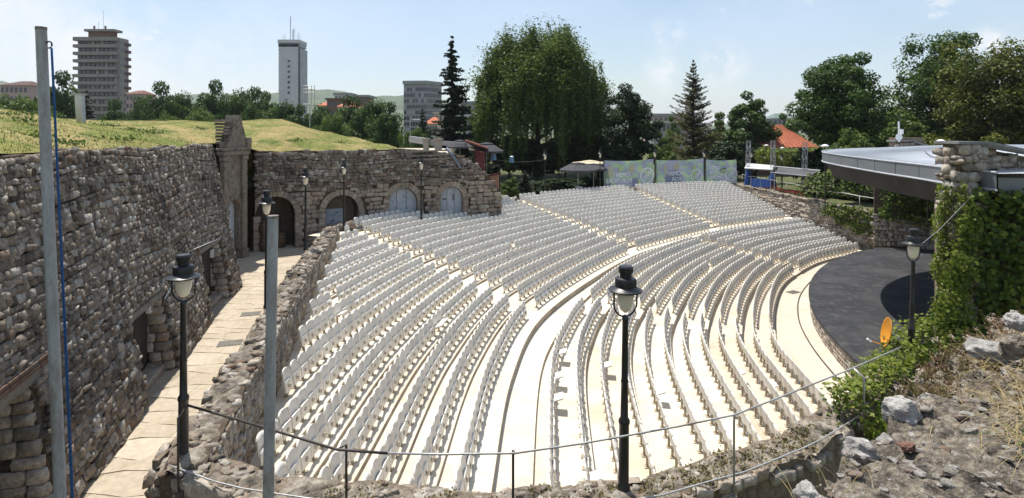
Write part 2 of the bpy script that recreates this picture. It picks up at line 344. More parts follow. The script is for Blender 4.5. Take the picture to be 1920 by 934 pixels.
for i, (x, y, z, ang, tier, k, idx) in enumerate(seats):
    fr = to_stage(ang); rz = math.atan2(-fr[0], fr[1])              # rotation taking +y to the front direction
    if i in single:
        where = f'{ordinal(k)} row above the walkway' if tier == 0 else f'{ordinal(k)} row back from the stage'
        t = thing('folding_seat', f'white folding seat, {ordinal(idx)} from the near end of the {where}', 'seat', (x, y, z), 'white folding seats of the seating bowl')
        t.rotation_euler = (0, 0, rz)
        for nm, me in (('backrest', me_b), ('seat_pan', me_p), ('bracket', me_k)):
            o = link(nm, me, None, t)
            if nm == 'seat_pan':
                o.rotation_euler.x = rng.normal(0, .03)
                if rng.random() < .03: o.rotation_euler.x = -1.4; o.location = (0, -.15, .36)      # a few left folded down
    else: sm_all.append((x, y, z, rz))
A = np.array(sm_all)
def mass_mesh(name, nm):
    V0, F0 = proto_np[nm]; n = len(V0); c, s = np.cos(A[:, 3]), np.sin(A[:, 3])
    V = np.empty((len(A), n, 3)); V[:, :, 0] = c[:, None] * V0[:, 0] - s[:, None] * V0[:, 1] + A[:, 0:1]; V[:, :, 1] = s[:, None] * V0[:, 0] + c[:, None] * V0[:, 1] + A[:, 1:2]; V[:, :, 2] = V0[:, 2] + A[:, 2:3]
    V = V.reshape(-1, 3); quads = np.array([f for f in F0 if len(f) == 4]); Q = (quads[None] + (np.arange(len(A)) * n)[:, None, None]).reshape(-1, 4)
    return mesh_np(name, V, Q)
farseats = thing('seat_rows', 'white folding seats filling the distant rows of the seating bowl', 'seats', (0, 0, 0), kind='stuff')
for nm, m in (('backrest', SEATM), ('seat_pan', SEATM), ('bracket', SEATB)):
    tag(link(nm + '_mass', mass_mesh(nm + '_mass', nm), m, farseats), kind='stuff')
print('seats', len(seats))
# ------------------------------------------------------------------ stone walls, laid stone by stone
def stone_proto(seed, rnd=.12, jit=.14):
    r = np.random.default_rng(seed); g = np.linspace(-1, 1, 3); V, idx, Fs = [], {}, []
    for ax in range(3):
        for sg in (-1, 1):
            if ax == 1 and sg == -1: continue                         # back face is bedded in the wall
            for i in range(2):
                for j in range(2):
                    quad = []
                    for a, b in ((i, j), (i + 1, j), (i + 1, j + 1), (i, j + 1)):
                        p = [0, 0, 0]; p[ax] = sg; p[(ax + 1) % 3] = g[a]; p[(ax + 2) % 3] = g[b]; key = tuple(p)
                        if key not in idx:
                            v = np.array(p, float); u = v / np.linalg.norm(v) * 1.18; v = v * (1 - rnd) + u * rnd + r.normal(0, jit, 3)
                            idx[key] = len(V); V.append(v)
                        quad.append(idx[key])
                    Fs.append(quad if sg > 0 else quad[::-1])
    return np.array(V), np.array(Fs)
PROT = [stone_proto(s) for s in range(16)]
PROT_SQ = [stone_proto(100 + s, .22, .06) for s in range(10)]
_pm = {}
def proto_mesh(sq, k, mat, tints):
    key = (sq, k, mat.name, tints)
    if key not in _pm:
        V, Fq = (PROT_SQ if sq else PROT)[k]; r = np.random.default_rng(k * 7 + (1 if sq else 0) + tints)
        me = mesh_np('stone', V, Fq, np.full(len(V), r.uniform(0, 1))); me.materials.append(mat); _pm[key] = me
    return _pm[key]
class Path:
    def __init__(s, pts, side):         # side +1: the face looks to the right of the walking direction
        s.p = np.array(pts, float)[:, :2]; d = np.diff(s.p, axis=0); s.l = np.concatenate(([0], np.cumsum(np.linalg.norm(d, axis=1)))); s.L = s.l[-1]; s.side = side
    def at(s, u): u = np.asarray(u, float); return np.stack((np.interp(u, s.l, s.p[:, 0]), np.interp(u, s.l, s.p[:, 1])), -1)
    def tan(s, u): d = s.at(np.minimum(np.asarray(u) + .15, s.L)) - s.at(np.maximum(np.asarray(u) - .15, 0)); return d / np.linalg.norm(d, axis=-1, keepdims=True)
    def nor(s, u): t = s.tan(u); return np.stack((t[..., 1], -t[..., 0]), -1) * s.side
    def u_of_px(s, x):                  # where a photo column meets the path
        us = np.linspace(0, s.L, 2000); p = s.at(us); return us[np.argmin(np.abs(960 + F * p[:, 0] / p[:, 1] - x))]
def put_stones(root, C, T, N, S, mat, n_single=300, sq=False, name='stone', jitrot=.12):
    """C centres, T along, N outward, S sizes (w, depth, h); the largest in view become objects of their own"""
    C, T, N, S = (np.asarray(a, float) for a in (C, T, N, S)); n = len(C)
    if n == 0: return
    T = T / np.linalg.norm(T, axis=1, keepdims=True); N = N - T * (N * T).sum(1, keepdims=True); N /= np.linalg.norm(N, axis=1, keepdims=True)
    Z = np.cross(T, N); ff = np.sign(Z[:, 2:3]); ff[ff == 0] = 1; 
    flip = ff[:, 0] < 0; T = np.where(flip[:, None], -T, T); Z = np.where(flip[:, None], -Z, Z)
    a = rng.normal(0, jitrot, n)[:, None]; T, Z = T * np.cos(a) + Z * np.sin(a), Z * np.cos(a) - T * np.sin(a)
    px, py = pix(C); vis = (px > -20) & (px < 1940) & (py > 0) & (py < 950) & (C[:, 1] > .5); size = np.where(vis, np.sqrt(S[:, 0] * S[:, 2]) / np.maximum(C[:, 1], .5), 0)
    single = np.zeros(n, bool); single[np.argsort(-size)[:n_single]] = True; single &= size > 0
    P = PROT_SQ if sq else PROT; kk = rng.integers(0, len(P), n); tv = rng.integers(0, 4, n)
    for i in np.nonzero(single)[0]:
        me = proto_mesh(sq, int(kk[i]), mat, int(tv[i])); o = link(name, me, None, root)
        m = Matrix.Identity(4)
        for c, (ax, sc) in enumerate(((T[i], S[i, 0] / 2), (N[i], S[i, 1] / 2), (Z[i], S[i, 2] / 2))):
            for r_ in range(3): m[r_][c] = ax[r_] * sc
        m.translation = Vector(C[i]); o.matrix_basis = m
    rest = np.nonzero(~single)[0]
    if len(rest):
        Vs, Fq, tt, b = [], [], [], 0
        for k in range(len(P)):
            ids = rest[kk[rest] == k]
            if not len(ids): continue
            V0, F0 = P[k]; V = C[ids][:, None] + V0[None, :, 0:1] * (T[ids] * S[ids, 0:1] / 2)[:, None] + V0[None, :, 1:2] * (N[ids] * S[ids, 1:2] / 2)[:, None] + V0[None, :, 2:3] * (Z[ids] * S[ids, 2:3] / 2)[:, None]
            Vs.append(V.reshape(-1, 3)); Fq.append((F0[None] + (b + np.arange(len(ids)) * len(V0))[:, None, None]).reshape(-1, 4)); b += len(ids) * len(V0)
            tt.append(np.repeat(rng.uniform(0, 1, len(ids)), len(V0)))
        o = link(name + '_mass', mesh_np(name + '_mass', np.vstack(Vs), np.vstack(Fq), np.concatenate(tt)), mat, root); tag(o, kind='stuff')
def lay(path, z0, z1, ch, sw, u0=0, u1=None, low=None, blocked=None, wav=.1, split=.18, hj=.3, gap=.94, depth=.16):
    """courses of stones: returns u, z, w, h"""
    u1 = path.L if u1 is None else u1; out = []; us = np.linspace(u0, u1, 60); zmin = min(z0(us).min() if callable(z0) else z0, 99); zmax = z1(us).max() if callable(z1) else z1
    f0 = z0 if callable(z0) else (lambda u: z0); f1 = z1 if callable(z1) else (lambda u: z1)
    z = zmin
    while z < zmax:
        h = ch * U(1 - hj, 1 + hj); u = u0 - U(0, sw); ph = U(0, 6)
        while u < u1:
            w = sw * U(.45, 1.65) * (1.15 if h > ch else .9); uc = u + w / 2; zc = z + h / 2 + wav * math.sin(uc * .8 + ph * .12) + U(-.03, .03) * ch * 3
            if u0 < uc < u1 and zc + .3 * h < f1(uc) and zc - .45 * h > f0(uc) - .1 and not (blocked and blocked(uc, zc, w, h)):
                if U(0, 1) < split and h > .16:
                    q = U(.35, .65); out.append((uc, zc - h * (1 - q) / 2, w, h * q)); out.append((uc - w * .22, zc + h * q / 2, w * .5, h * (1 - q))); out.append((uc + w * .26, zc + h * q / 2, w * .46, h * (1 - q)))
                else: out.append((uc, zc, w, h * U(.85, 1.1)))
            u += w
        z += h * .97
    a = np.array(out); a[:, 2:] *= gap; return a
def surface(path, a, zb, batter):
    u, z = a[:, 0], a[:, 1]; p, t, n = path.at(u), path.tan(u), path.nor(u); zb_ = zb(u) if callable(zb) else zb
    off = -batter * (z - zb_); C = np.column_stack((p + n * off[:, None], z)); T = np.column_stack((t, np.zeros(len(u)))); N = np.column_stack((n, np.full(len(u), batter)))
    return C, T, N
def core(path, zb, zt, batter, thick, openings, mat, root, set_back=.05, step=.3, reveal=1.0, name='mortar_core', revmat=None):
    """openings: (u0, u1, top(u)); front face with holes, reveals, top and back"""
    us = set(np.linspace(0, path.L, max(2, int(path.L / step) + 1)))
    for a, b, _ in openings: us |= set(np.linspace(a, b, 13)) | {a - .002, b + .002}
    us = np.array(sorted(u for u in us if 0 <= u <= path.L)); fb = zb if callable(zb) else (lambda u: zb + 0 * np.asarray(u)); ft = zt if callable(zt) else (lambda u: zt + 0 * np.asarray(u))
    def lowz(u):
        for a, b, top in openings:
            if a <= u <= b: return min(top(u), ft(u) - .05)
        return fb(u)
    def pt(u, z, back=0.): p, n = path.at(u), path.nor(u); q = p + n * (-set_back - batter * (z - fb(u)) - back); return (q[0], q[1], z)
    mb = MB()
    for i in range(len(us) - 1):
        a, b = us[i], us[i + 1]; la, lb = lowz(a), lowz(b)
        if b - a < .004: continue
        nz = 4
        for j in range(nz):
            za0, za1 = la + (ft(a) - la) * j / nz, la + (ft(a) - la) * (j + 1) / nz; zb0, zb1 = lb + (ft(b) - lb) * j / nz, lb + (ft(b) - lb) * (j + 1) / nz
            mb.add([pt(a, za0), pt(b, zb0), pt(b, zb1), pt(a, za1)], [(0, 1, 2, 3)])
        ta, tb = pt(a, ft(a)), pt(b, ft(b)); na, nb = path.nor(a), path.nor(b)
        ba, bb = (ta[0] - na[0] * thick, ta[1] - na[1] * thick, ta[2]), (tb[0] - nb[0] * thick, tb[1] - nb[1] * thick, tb[2])
        mb.add([ta, tb, bb, ba], [(0, 1, 2, 3)]); mb.add([ba, bb, (bb[0], bb[1], fb(b)), (ba[0], ba[1], fb(a))], [(0, 1, 2, 3)])
        mid = (a + b) / 2
        for o0, o1, top in openings:
            if o0 <= mid <= o1: mb.add([pt(a, la), pt(b, lb), pt(b, lb, reveal), pt(a, la, reveal)], [(0, 1, 2, 3)])
    for e, u in ((0, 0.), (1, path.L)):
        zz = ft(u); mb.add([pt(u, fb(u)), pt(u, zz), pt(u, zz, thick), pt(u, fb(u), thick)], [(0, 1, 2, 3)])
    o = mb.build(name, mat, root)
    for o0, o1, top in openings:
        mb = MB()
        for u in (o0, o1):
            zt_ = top(u) if top(u) > fb(u) + .2 else fb(u) + .2
            mb.add([pt(u, fb(u)), pt(u, zt_), pt(u, zt_, reveal), pt(u, fb(u), reveal)], [(0, 1, 2, 3)])
        mb.build('reveal', revmat or mat, root)
    return pt

# ---- the long battered rampart wall along the alley
ZA = CZ - H_ALLEY
LW = Path([(-6.9, 6.0), (-8.5, 11.35), (-9.8, 16.4), (-11.5, 22.3), (-12.5, 26.6), (-12.9, 27.3), (-15.6, 30.4)], 1)
lw_top = lambda u: np.interp(u, [0, 6, LW.L], [9.62, 9.54, 9.25]) + .05 * np.sin(np.asarray(u) * 1.7) + .03 * np.sin(np.asarray(u) * 4.1)
uY = lambda Y: np.interp(Y, LW.p[:, 1], LW.l)
D_A, D_B, D_C = (uY(7.6), uY(10.7)), (uY(15.1), uY(17.5)), (uY(22.1), uY(24.9))
TOPS = {D_A: lambda u: ZA + 2.55, D_B: lambda u: ZA + 2.2, D_C: lambda u: ZA + 2.45}
BAT = .19
lw = thing('rampart_wall', 'long sloping rubble stone rampart wall along the paved alley, with three doorways', 'wall', (-9, 12, ZA), world_parts=True)
lw_pt = core(LW, ZA - .1, lw_top, BAT, 1.0, [(a, b, TOPS[(a, b)]) for a, b in (D_A, D_B, D_C)], MORTAR, lw, reveal=3.2)
def lw_block(u, z, w, h):
    for (a, b), t in TOPS.items():
        if a - w * .42 < u < b + w * .42 and z - h * .45 < t(u) + .22: return True
    return False
a1 = lay(LW, ZA, lambda u: ZA + 2.6 + .6 * np.sin(np.asarray(u) * .5), .175, .245, blocked=lw_block, wav=.12, split=.3, hj=.42, gap=.99)
a2 = lay(LW, lambda u: ZA + 2.55 + .6 * np.sin(np.asarray(u) * .5), lambda u: lw_top(u) + .03, .15, .185, blocked=lw_block, wav=.09, split=.25, hj=.42, gap=.99)
lower = (a1[:, 1] > ZA - .05); a = np.vstack((a1[lower], a2)); C, T, N = surface(LW, a, ZA - .1, BAT)
put_stones(lw, C, T, N, np.column_stack((a[:, 2], U(.10, .19, len(a)), a[:, 3])), STONE)
LINTEL = M('weathered_lintel', [(.16, .14, .115), (.26, .235, .20)], rough=.95, bump=.9, bscale=14, var=.4, stretch=(1, 1, 5))
BRICK = M('old_brick', [(.10, .055, .038), (.15, .085, .06), (.13, .10, .075)], tint=True, rough=.95, bump=.6, var=.35)
DOORDARK = M('dark_door_and_passage', [(.025, .02, .017), (.05, .042, .036)], rough=.8, bump=.4, var=.3, stretch=(6, 6, .6))
for i, (d, t) in enumerate(TOPS.items()):
    a, b = d; zt = t(0); mid = (a + b) / 2
    # jamb quoins in the reveal on the far side, lintel, dark panel at the back
    for e, s in ((a, 1), (b, -1)):
        z = ZA
        while z < zt - .1:
            h = U(.2, .34); h = min(h, zt - z); dep = 0.
            while dep < .5:
                w = U(.3, .55); p = np.array(lw_pt(e, z + h / 2, dep + w / 2)); t2 = LW.tan(e); n2 = LW.nor(e)
                mq = proto_mesh(True, int(rng.integers(0, 10)), STONE_PALE, int(rng.integers(0, 4))); o = link('jamb_stone', mq, None, lw)
                m = Matrix.Identity(4); axs = ((np.array((n2[0], n2[1], 0)), w / 2 * .95), (np.array((t2[0], t2[1], 0)) * s, .09), (np.array((0, 0, 1.)), h / 2 * .93))
                for c, (ax, sc) in enumerate(axs):
                    for r_ in range(3): m[r_][c] = ax[r_] * sc
                m.translation = Vector(p); o.matrix_basis = m; dep += w
            z += h
    mb = MB(); p0, p1 = np.array(lw_pt(a - .28, zt + .11, .12)), np.array(lw_pt(b + .28, zt + .11, .12)); mb.bar(p0, p1, .42, .2); bevel(mb.build('lintel', LINTEL, lw), .02)
    mb = MB(); q0, q1 = np.array(lw_pt(a, ZA, 3.1 if i == 0 else .75)), np.array(lw_pt(b, ZA, 3.1 if i == 0 else .75)); up = np.array((0, 0, zt - ZA)); mb.add([q0, q1, q1 + up, q0 + up], [(0, 1, 2, 3)]); mb.build('door', DOORDARK, lw)  # first doorway: dark sheet stands for the unlit open passage
    if i == 0:
        for r_ in range(2):
            L_ = np.linspace(a - .4, b + .5, 13)
            for j in range(12):
                mb = MB(); p0, p1 = np.array(lw_pt(L_[j] + .012, zt + .26 + .085 * r_, -.06)), np.array(lw_pt(L_[j + 1] - .012, zt + .26 + .085 * r_, -.06)); mb.bar(p0, p1, .2, .07, U(0, 1)); mb.build('brick', BRICK, lw)
    else:
        mb = MB(); st = np.array(lw_pt(mid, ZA + .09, .55)); t2 = LW.tan(mid); n2 = LW.nor(mid); R = np.array(((t2[0], n2[0], 0), (t2[1], n2[1], 0), (0, 0, 1))); mb.box(st, (b - a - .1, .5, .2), R); bevel(mb.build('doorstep', STONE_PALE, lw), .02)
# small white emergency lights by the two doorways
WHITEP = M('white_plastic', [(.75, .75, .73)], rough=.4, var=.05)
SCREEN = M('lamp_diffuser_dark', [(.22, .23, .24)], rough=.3, var=.1)
for (d, lab) in ((D_B, 'small white square lamp under the lintel of the middle rampart doorway'), (D_C, 'small white square lamp beside the far rampart doorway')):
    u = d[1] - .25; p = np.array(lw_pt(u, ZA + 1.98, .28)); n2 = LW.nor(u); t2 = LW.tan(u); R = np.array(((t2[0], n2[0], 0), (t2[1], n2[1], 0), (0, 0, 1)))
    t_ = thing('wall_lamp', lab, 'lamp', tuple(p), world_parts=True); mb = MB(); mb.box(p, (.24, .14, .34), R); bevel(mb.build('housing', WHITEP, t_), .02)
    mb = MB(); mb.box(p + np.array((n2[0], n2[1], 0)) * .075, (.15, .02, .24), R); mb.build('diffuser', SCREEN, t_)

# ---- alley paving
poly_l = lambda y: np.interp(y, LW.p[:, 1], LW.p[:, 0]) - .6; poly_r = lambda y: alw_x(y)
mb = MB(); ys = np.linspace(4.5, 42, 60)
rr = [np.interp(y, [0, 8.9, 31.2, 34, 36, 42], [-1, -1.5, -10.2, -9.5, -7.5, -3]) if y > 30 or y < 9 else alw_x(y) for y in ys]
ll = [poly_l(min(y, 31.5)) - (1.5 if y > 31.5 else 0) for y in ys]
strip(mb, np.column_stack((ll, ys)), np.column_stack((rr, ys)), ZA - .012, ZA - .012)
path_o = tag(mb.build('alley_path', FLAGJ), kind='structure')
cells = []
y = 7.5
while y < 36:
    h = U(.5, .95); x = np.interp(min(y, 31.5), LW.p[:, 1], LW.p[:, 0]) - .1; xr = alw_x(y) - .25 if y < 31 else -9.8
    while x < xr: w = U(.55, 1.25); cells.append((x, y, w, h)); x += w
    y += h
cells.sort(key=lambda c: c[1])
fl_rest = MB()
def jit(x, y): return np.array((x + .11 * math.sin(x * 5.1 + y * 2.7), y + .11 * math.sin(x * 2.3 - y * 4.1)))
for i, (x, y, w, h) in enumerate(cells):
    P4 = [jit(x, y), jit(x + w / 2, y) + (0, .04), jit(x + w, y), jit(x + w, y + h / 2), jit(x + w, y + h), jit(x + w / 2, y + h), jit(x, y + h), jit(x, y + h / 2)]; c = sum(P4) / 8
    P4 = [c + (p - c) * (1 - .004 / max(.2, np.linalg.norm(p - c)) * 1.1) for p in P4]; zt = ZA + U(0, .006); tn = U(0, 1)
    tgt = MB() if i < 290 else fl_rest; tgt.prism([tuple(p) for p in P4], ZA - .03, zt, tn)
    if i < 290: tgt.build('flagstone', FLAG, path_o)
if fl_rest.v: tag(fl_rest.build('flagstone_mass', FLAG, path_o), kind='stuff')
GRATE = M('cast_iron_cover', [(.13, .12, .105), (.19, .175, .15)], rough=.7, bump=.5, var=.2)
def grate(px, py, H, w, d, lab, rot=0.):
    p = PH(px, py, H); t_ = thing('drain_cover', lab, 'drain cover', (p[0], p[1], CZ - H + .006)); t_.rotation_euler.z = rot
    mb = MB(); mb.box((0, 0, .004), (w, d, .012)); mb.build('plate', GRATE, t_)
    for k in range(7): mb = MB(); mb.box((-w / 2 + w * (k + .5) / 7, 0, .014), (w / 16, d * .88, .012)); mb.build('rib', GRATE, t_)
grate(431, 644, H_ALLEY, .75, .55, 'dark iron drain cover in the alley paving nearest the low wall bend', .3)
grate(470, 589, H_ALLEY, .7, .5, 'dark iron drain cover farther along the alley paving', .3)
grate(1487, 548, H_ORCH, .75, .5, 'dark drain cover in the concrete floor before the stage', .5)

# ---- wall between the alley and the seats
aw = thing('alley_wall', 'rough rubble wall dividing the paved alley from the seats', 'wall', (-7, 15, ZA), world_parts=True)
HT_AW = lambda u: 4.62 + .08 * np.sin(np.asarray(u) * 1.9) + .05 * np.sin(np.asarray(u) * 4.3) - .01 * np.asarray(u)
AWL = Path([(x - .3, y) for x, y in ALW], -1); AWR = Path([(x + .32, y) for x, y in ALW], 1)
core(AWL, ZA - .2, HT_AW, 0, .62, [], MORTAR, aw)
for pth in (AWL, AWR):
    a = lay(pth, 2.0 if pth is AWR else ZA - .1, lambda u: HT_AW(u) + .02, .17, .22, split=.1); C, T, N = surface(pth, a, 0, 0)
    put_stones(aw, C, T, N, np.column_stack((a[:, 2], U(.14, .24, len(a)), a[:, 3])), STONE if pth is AWL else STONE_PALE, 150)
def cap(path, zt, width, root, mat, inward, n_w=5, amp=.06, name='coping'):
    us = np.linspace(0, path.L, int(path.L / .16)); V = []
    for u in us:
        p, n = path.at(u), path.nor(u)
        for j in range(n_w):
            d = -inward * width * j / (n_w - 1) + inward * .02; q = p + n * d
            V.append((q[0] + rng.normal(0, .015), q[1] + rng.normal(0, .015), float(zt(u)) + (rng.normal(0, amp * .6) if 0 < j < n_w - 1 else -.06 + rng.normal(0, amp * .5)) + .03))
    Fs = [(i * n_w + j, (i + 1) * n_w + j, (i + 1) * n_w + j + 1, i * n_w + j + 1) for i in range(len(us) - 1) for j in range(n_w - 1)]
    return MB().add(V, Fs).build(name, mat, root)
cap(AWL, HT_AW, .66, aw, CAPM, 1)
def top_stones(path, zt, width, n, root, mat, smin, smax, single=80, inward=1):
    u = U(0, path.L, n); d = U(.05, width - .05, n); p, nn, t = path.at(u), path.nor(u), path.tan(u)
    C = np.column_stack((p - nn * d[:, None] * inward, [float(zt(x)) + .02 for x in u])); az = U(0, 6.28, n)
    T = np.column_stack((np.cos(az), np.sin(az), np.zeros(n))); N = np.column_stack((-np.sin(az) * .35, np.cos(az) * .35, np.ones(n)))
    sz = U(smin, smax, n); S = np.column_stack((sz * U(.8, 1.6, n), sz * .55, sz))
    T3 = T; Nn = N / np.linalg.norm(N, axis=1, keepdims=True)
    put_stones(root, C, T3, Nn, S, mat, single, jitrot=.4)
top_stones(AWL, HT_AW, .62, 330, aw, STONE, .08, .2, 120)

# ---- near parapet: curved wall right in front of the seats
PARC = [(-5.75, 9.25), (-4.2, 8.55), (-2.6, 8.2), (-.8, 8.0), (.9, 8.05), (2.2, 8.35), (3.6, 8.95), (5.2, 9.9), (6.9, 11.2), (8.6, 12.7), (9.9, 14.1)]
PF = Path(PARC, 1); PZ = lambda u: 4.60 + .04 * np.sin(np.asarray(u) * 2.1) + .03 * np.sin(np.asarray(u) * 5.3) - .035 * np.maximum(0, np.asarray(u) - 9)
pw = thing('parapet_wall', 'curved rubble parapet wall below the pipe railing in front of the seats', 'wall', (0, 8, 2.8), world_parts=True)
core(PF, .5, PZ, 0, .62, [], MORTAR_PALE, pw, set_back=.03)
a = lay(PF, 2.9, lambda u: PZ(u) + .02, .26, .33, u1=8.2, split=.15); C, T, N = surface(PF, a, 0, 0); put_stones(pw, C, T, N, np.column_stack((a[:, 2], U(.12, .22, len(a)), a[:, 3])), STONE_PALE, 200)
a = lay(PF, 4.2, lambda u: PZ(u) + .02, .2, .24, u0=8.2, split=.1); a = a[U(0, 1, len(a)) < .6]; C, T, N = surface(PF, a, 0, 0); put_stones(pw, C, T, N, np.column_stack((a[:, 2], U(.08, .18, len(a)), a[:, 3])), STONE_PALE, 60)
PB = Path([tuple(np.array(p) - np.array(PF.nor(PF.l[i])) * .64) for i, p in enumerate(PARC)], -1)
a = lay(PB, 1.2, lambda u: PZ(u) - .02, .22, .3); C, T, N = surface(PB, a, 0, 0); put_stones(pw, C, T, N, np.column_stack((a[:, 2], U(.1, .18, len(a)), a[:, 3])), STONE_PALE, 60)
cap(PF, PZ, .68, pw, CAPM, 1)
top_stones(PF, PZ, .6, 480, pw, STONE, .04, .14, 180)
mb = MB(); e0 = PF.at(0.); mb.box((e0[0] + .02, e0[1] + .35, 3.7), (.1, .7, 2.0)); mb.build('end_face', MORTAR_PALE, pw)
EP = Path([(e0[0] - .02, e0[1] + .75), (e0[0] - .06, e0[1])], 1); a = lay(EP, 2.9, 4.8, .24, .3); C, T, N = surface(EP, a, 0, 0)
put_stones(pw, C, T, N, np.column_stack((a[:, 2], U(.12, .2, len(a)), a[:, 3])), STONE_PALE, 40)

# ---- pipe railing along the parapet
rail = thing('pipe_railing', 'thin pipe railing curving along the near parapet wall', 'railing', (0, 7.6, 4.7), world_parts=True)
RT = np.array([PH(352, 760, 4.3), PH(510, 806, 4.3), PH(632, 843, 4.28), PH(727, 850, 4.28), PH(830, 852, 4.28), PH(965, 850, 4.28), PH(1090, 832, 4.28), PH(1175, 817, 4.29), PH(1270, 800, 4.3), PH(1377, 778, 4.3), PH(1470, 742, 4.38), PH(1600, 690, 4.55), PH(1690, 651, 4.8)])
mb = MB(); mb.tube(RT[:4], .018, 8); mb.build('dark_rail', DARKPIPE, rail, True)
mb = MB(); mb.tube(RT[3:], .014, 8); mb.build('top_rail', STEEL, rail, True)
lowr = [np.array((*(PF.at(u) + PF.nor(u) * .03), 4.74 - .035 * max(0, u - 9))) for u in np.linspace(.4, PF.L - 4.6, 26)]
mb = MB(); mb.tube(lowr, .012, 8); mb.build('base_rail', STEEL, rail, True)
for i, (k, m) in enumerate(((0, DARKPIPE), (2, DARKPIPE), (5, DARKPIPE), (9, STEEL), (11, STEEL))):
    p = RT[k]; u = np.argmin(np.linalg.norm(PF.at(np.linspace(0, PF.L, 400)) - p[:2], axis=1)) * PF.L / 399; n2 = PF.nor(u); q = PF.at(u) + n2 * .1
    mb = MB(); mb.tube([p, (q[0], q[1], p[2] - .12), (q[0], q[1], 3.9)], .018, 8); mb.build('post', m, rail, True)
    mb = MB(); mb.box((q[0] - n2[0] * .05, q[1] - n2[1] * .05, 4.4), (.12, .12, .1)); mb.build('clamp', m, rail)
# ------------------------------------------------------------------ arched casemate wall at the end of the alley
AWP = Path([(-15.25, 34.2), (-6.6, 39.4), (-.75, 41.1)], 1)
UE = AWP.L
aw_top = lambda u: np.interp(u, [0, 10, 13.2, 14.5, UE], [8.72, 8.72, 8.3, 7.7, 5.6]) + .04 * np.sin(np.asarray(u) * 3.)
ARCH = []
for (xa, xb, yc) in ((466, 554, 369), (610, 673, 366), (730, 783, 352), (826, 868, 350)):
    ua, ub = AWP.u_of_px(xa), AWP.u_of_px(xb); m = AWP.at((ua + ub) / 2); zc = CZ - (yc - YH) / F * m[1]; ARCH.append((ua, ub, zc))
def arch_top(ua, ub, zc):
    r = (ub - ua) / 2; c = (ua + ub) / 2
    return lambda u: zc - r + math.sqrt(max(0, r * r - (u - c) ** 2)) * 1.0
cw = thing('arched_wall', 'tall stone wall with four round arches at the far end of the alley', 'wall', (-9, 38, ZA), world_parts=True)
ops = [(ua, ub, arch_top(ua, ub, zc)) for ua, ub, zc in ARCH]
cw_pt = core(AWP, ZA - .1, aw_top, .02, 1.2, ops, MORTAR, cw, reveal=1.1, step=.4)
RING = .38
def arch_block(u, z, w, h, pad=RING):
    for ua, ub, zc in ARCH:
        r = (ub - ua) / 2 + pad - .02; c = (ua + ub) / 2; zs = zc - (ub - ua) / 2
        if (abs(u - c) < (ub - ua) / 2 + w * .45 and z < zs + .1) or math.hypot(u - c, max(0, z - zs)) < r + min(w, h) * .3 and z > zs - .2: return True
    return False
ZSPL = lambda u: 6.05 + .25 * np.sin(np.asarray(u) * .9) + .035 * np.asarray(u)
a = lay(AWP, lambda u: ZSPL(u), lambda u: aw_top(u) + .05, .2, .24, blocked=arch_block, split=.12); C, T, N = surface(AWP, a, ZA, .02)
put_stones(cw, C, T, N, np.column_stack((a[:, 2], U(.16, .26, len(a)), a[:, 3])), STONE, 150)
a = lay(AWP, ZA, lambda u: np.minimum(ZSPL(u) + .05, aw_top(u)), .3, .46, blocked=arch_block, wav=.02, split=0, hj=.12, gap=.93); C, T, N = surface(AWP, a, ZA, .02)
put_stones(cw, C, T, N, np.column_stack((a[:, 2], U(.14, .2, len(a)), a[:, 3])), ASHLAR, 150, sq=True, jitrot=.02, name='block')
DOORP = M('pale_grey_door', [(.42, .45, .48), (.50, .53, .56)], scale=2, rough=.7, var=.12, stain=(.30, .31, .32), sscale=2.)
BLUEINK = M('blue_paint_lines', [(.16, .22, .36)], rough=.7, var=.2)
PLANKG = M('grey_planks', [(.20, .19, .175), (.30, .29, .27)], rough=.8, var=.25, stretch=(5, 5, .5))
def wallframe(u, z, back):                # position, along, outward
    p = np.array(cw_pt(u, z, back)); t = AWP.tan(u); n = AWP.nor(u); return p, np.array((t[0], t[1], 0)), np.array((n[0], n[1], 0))
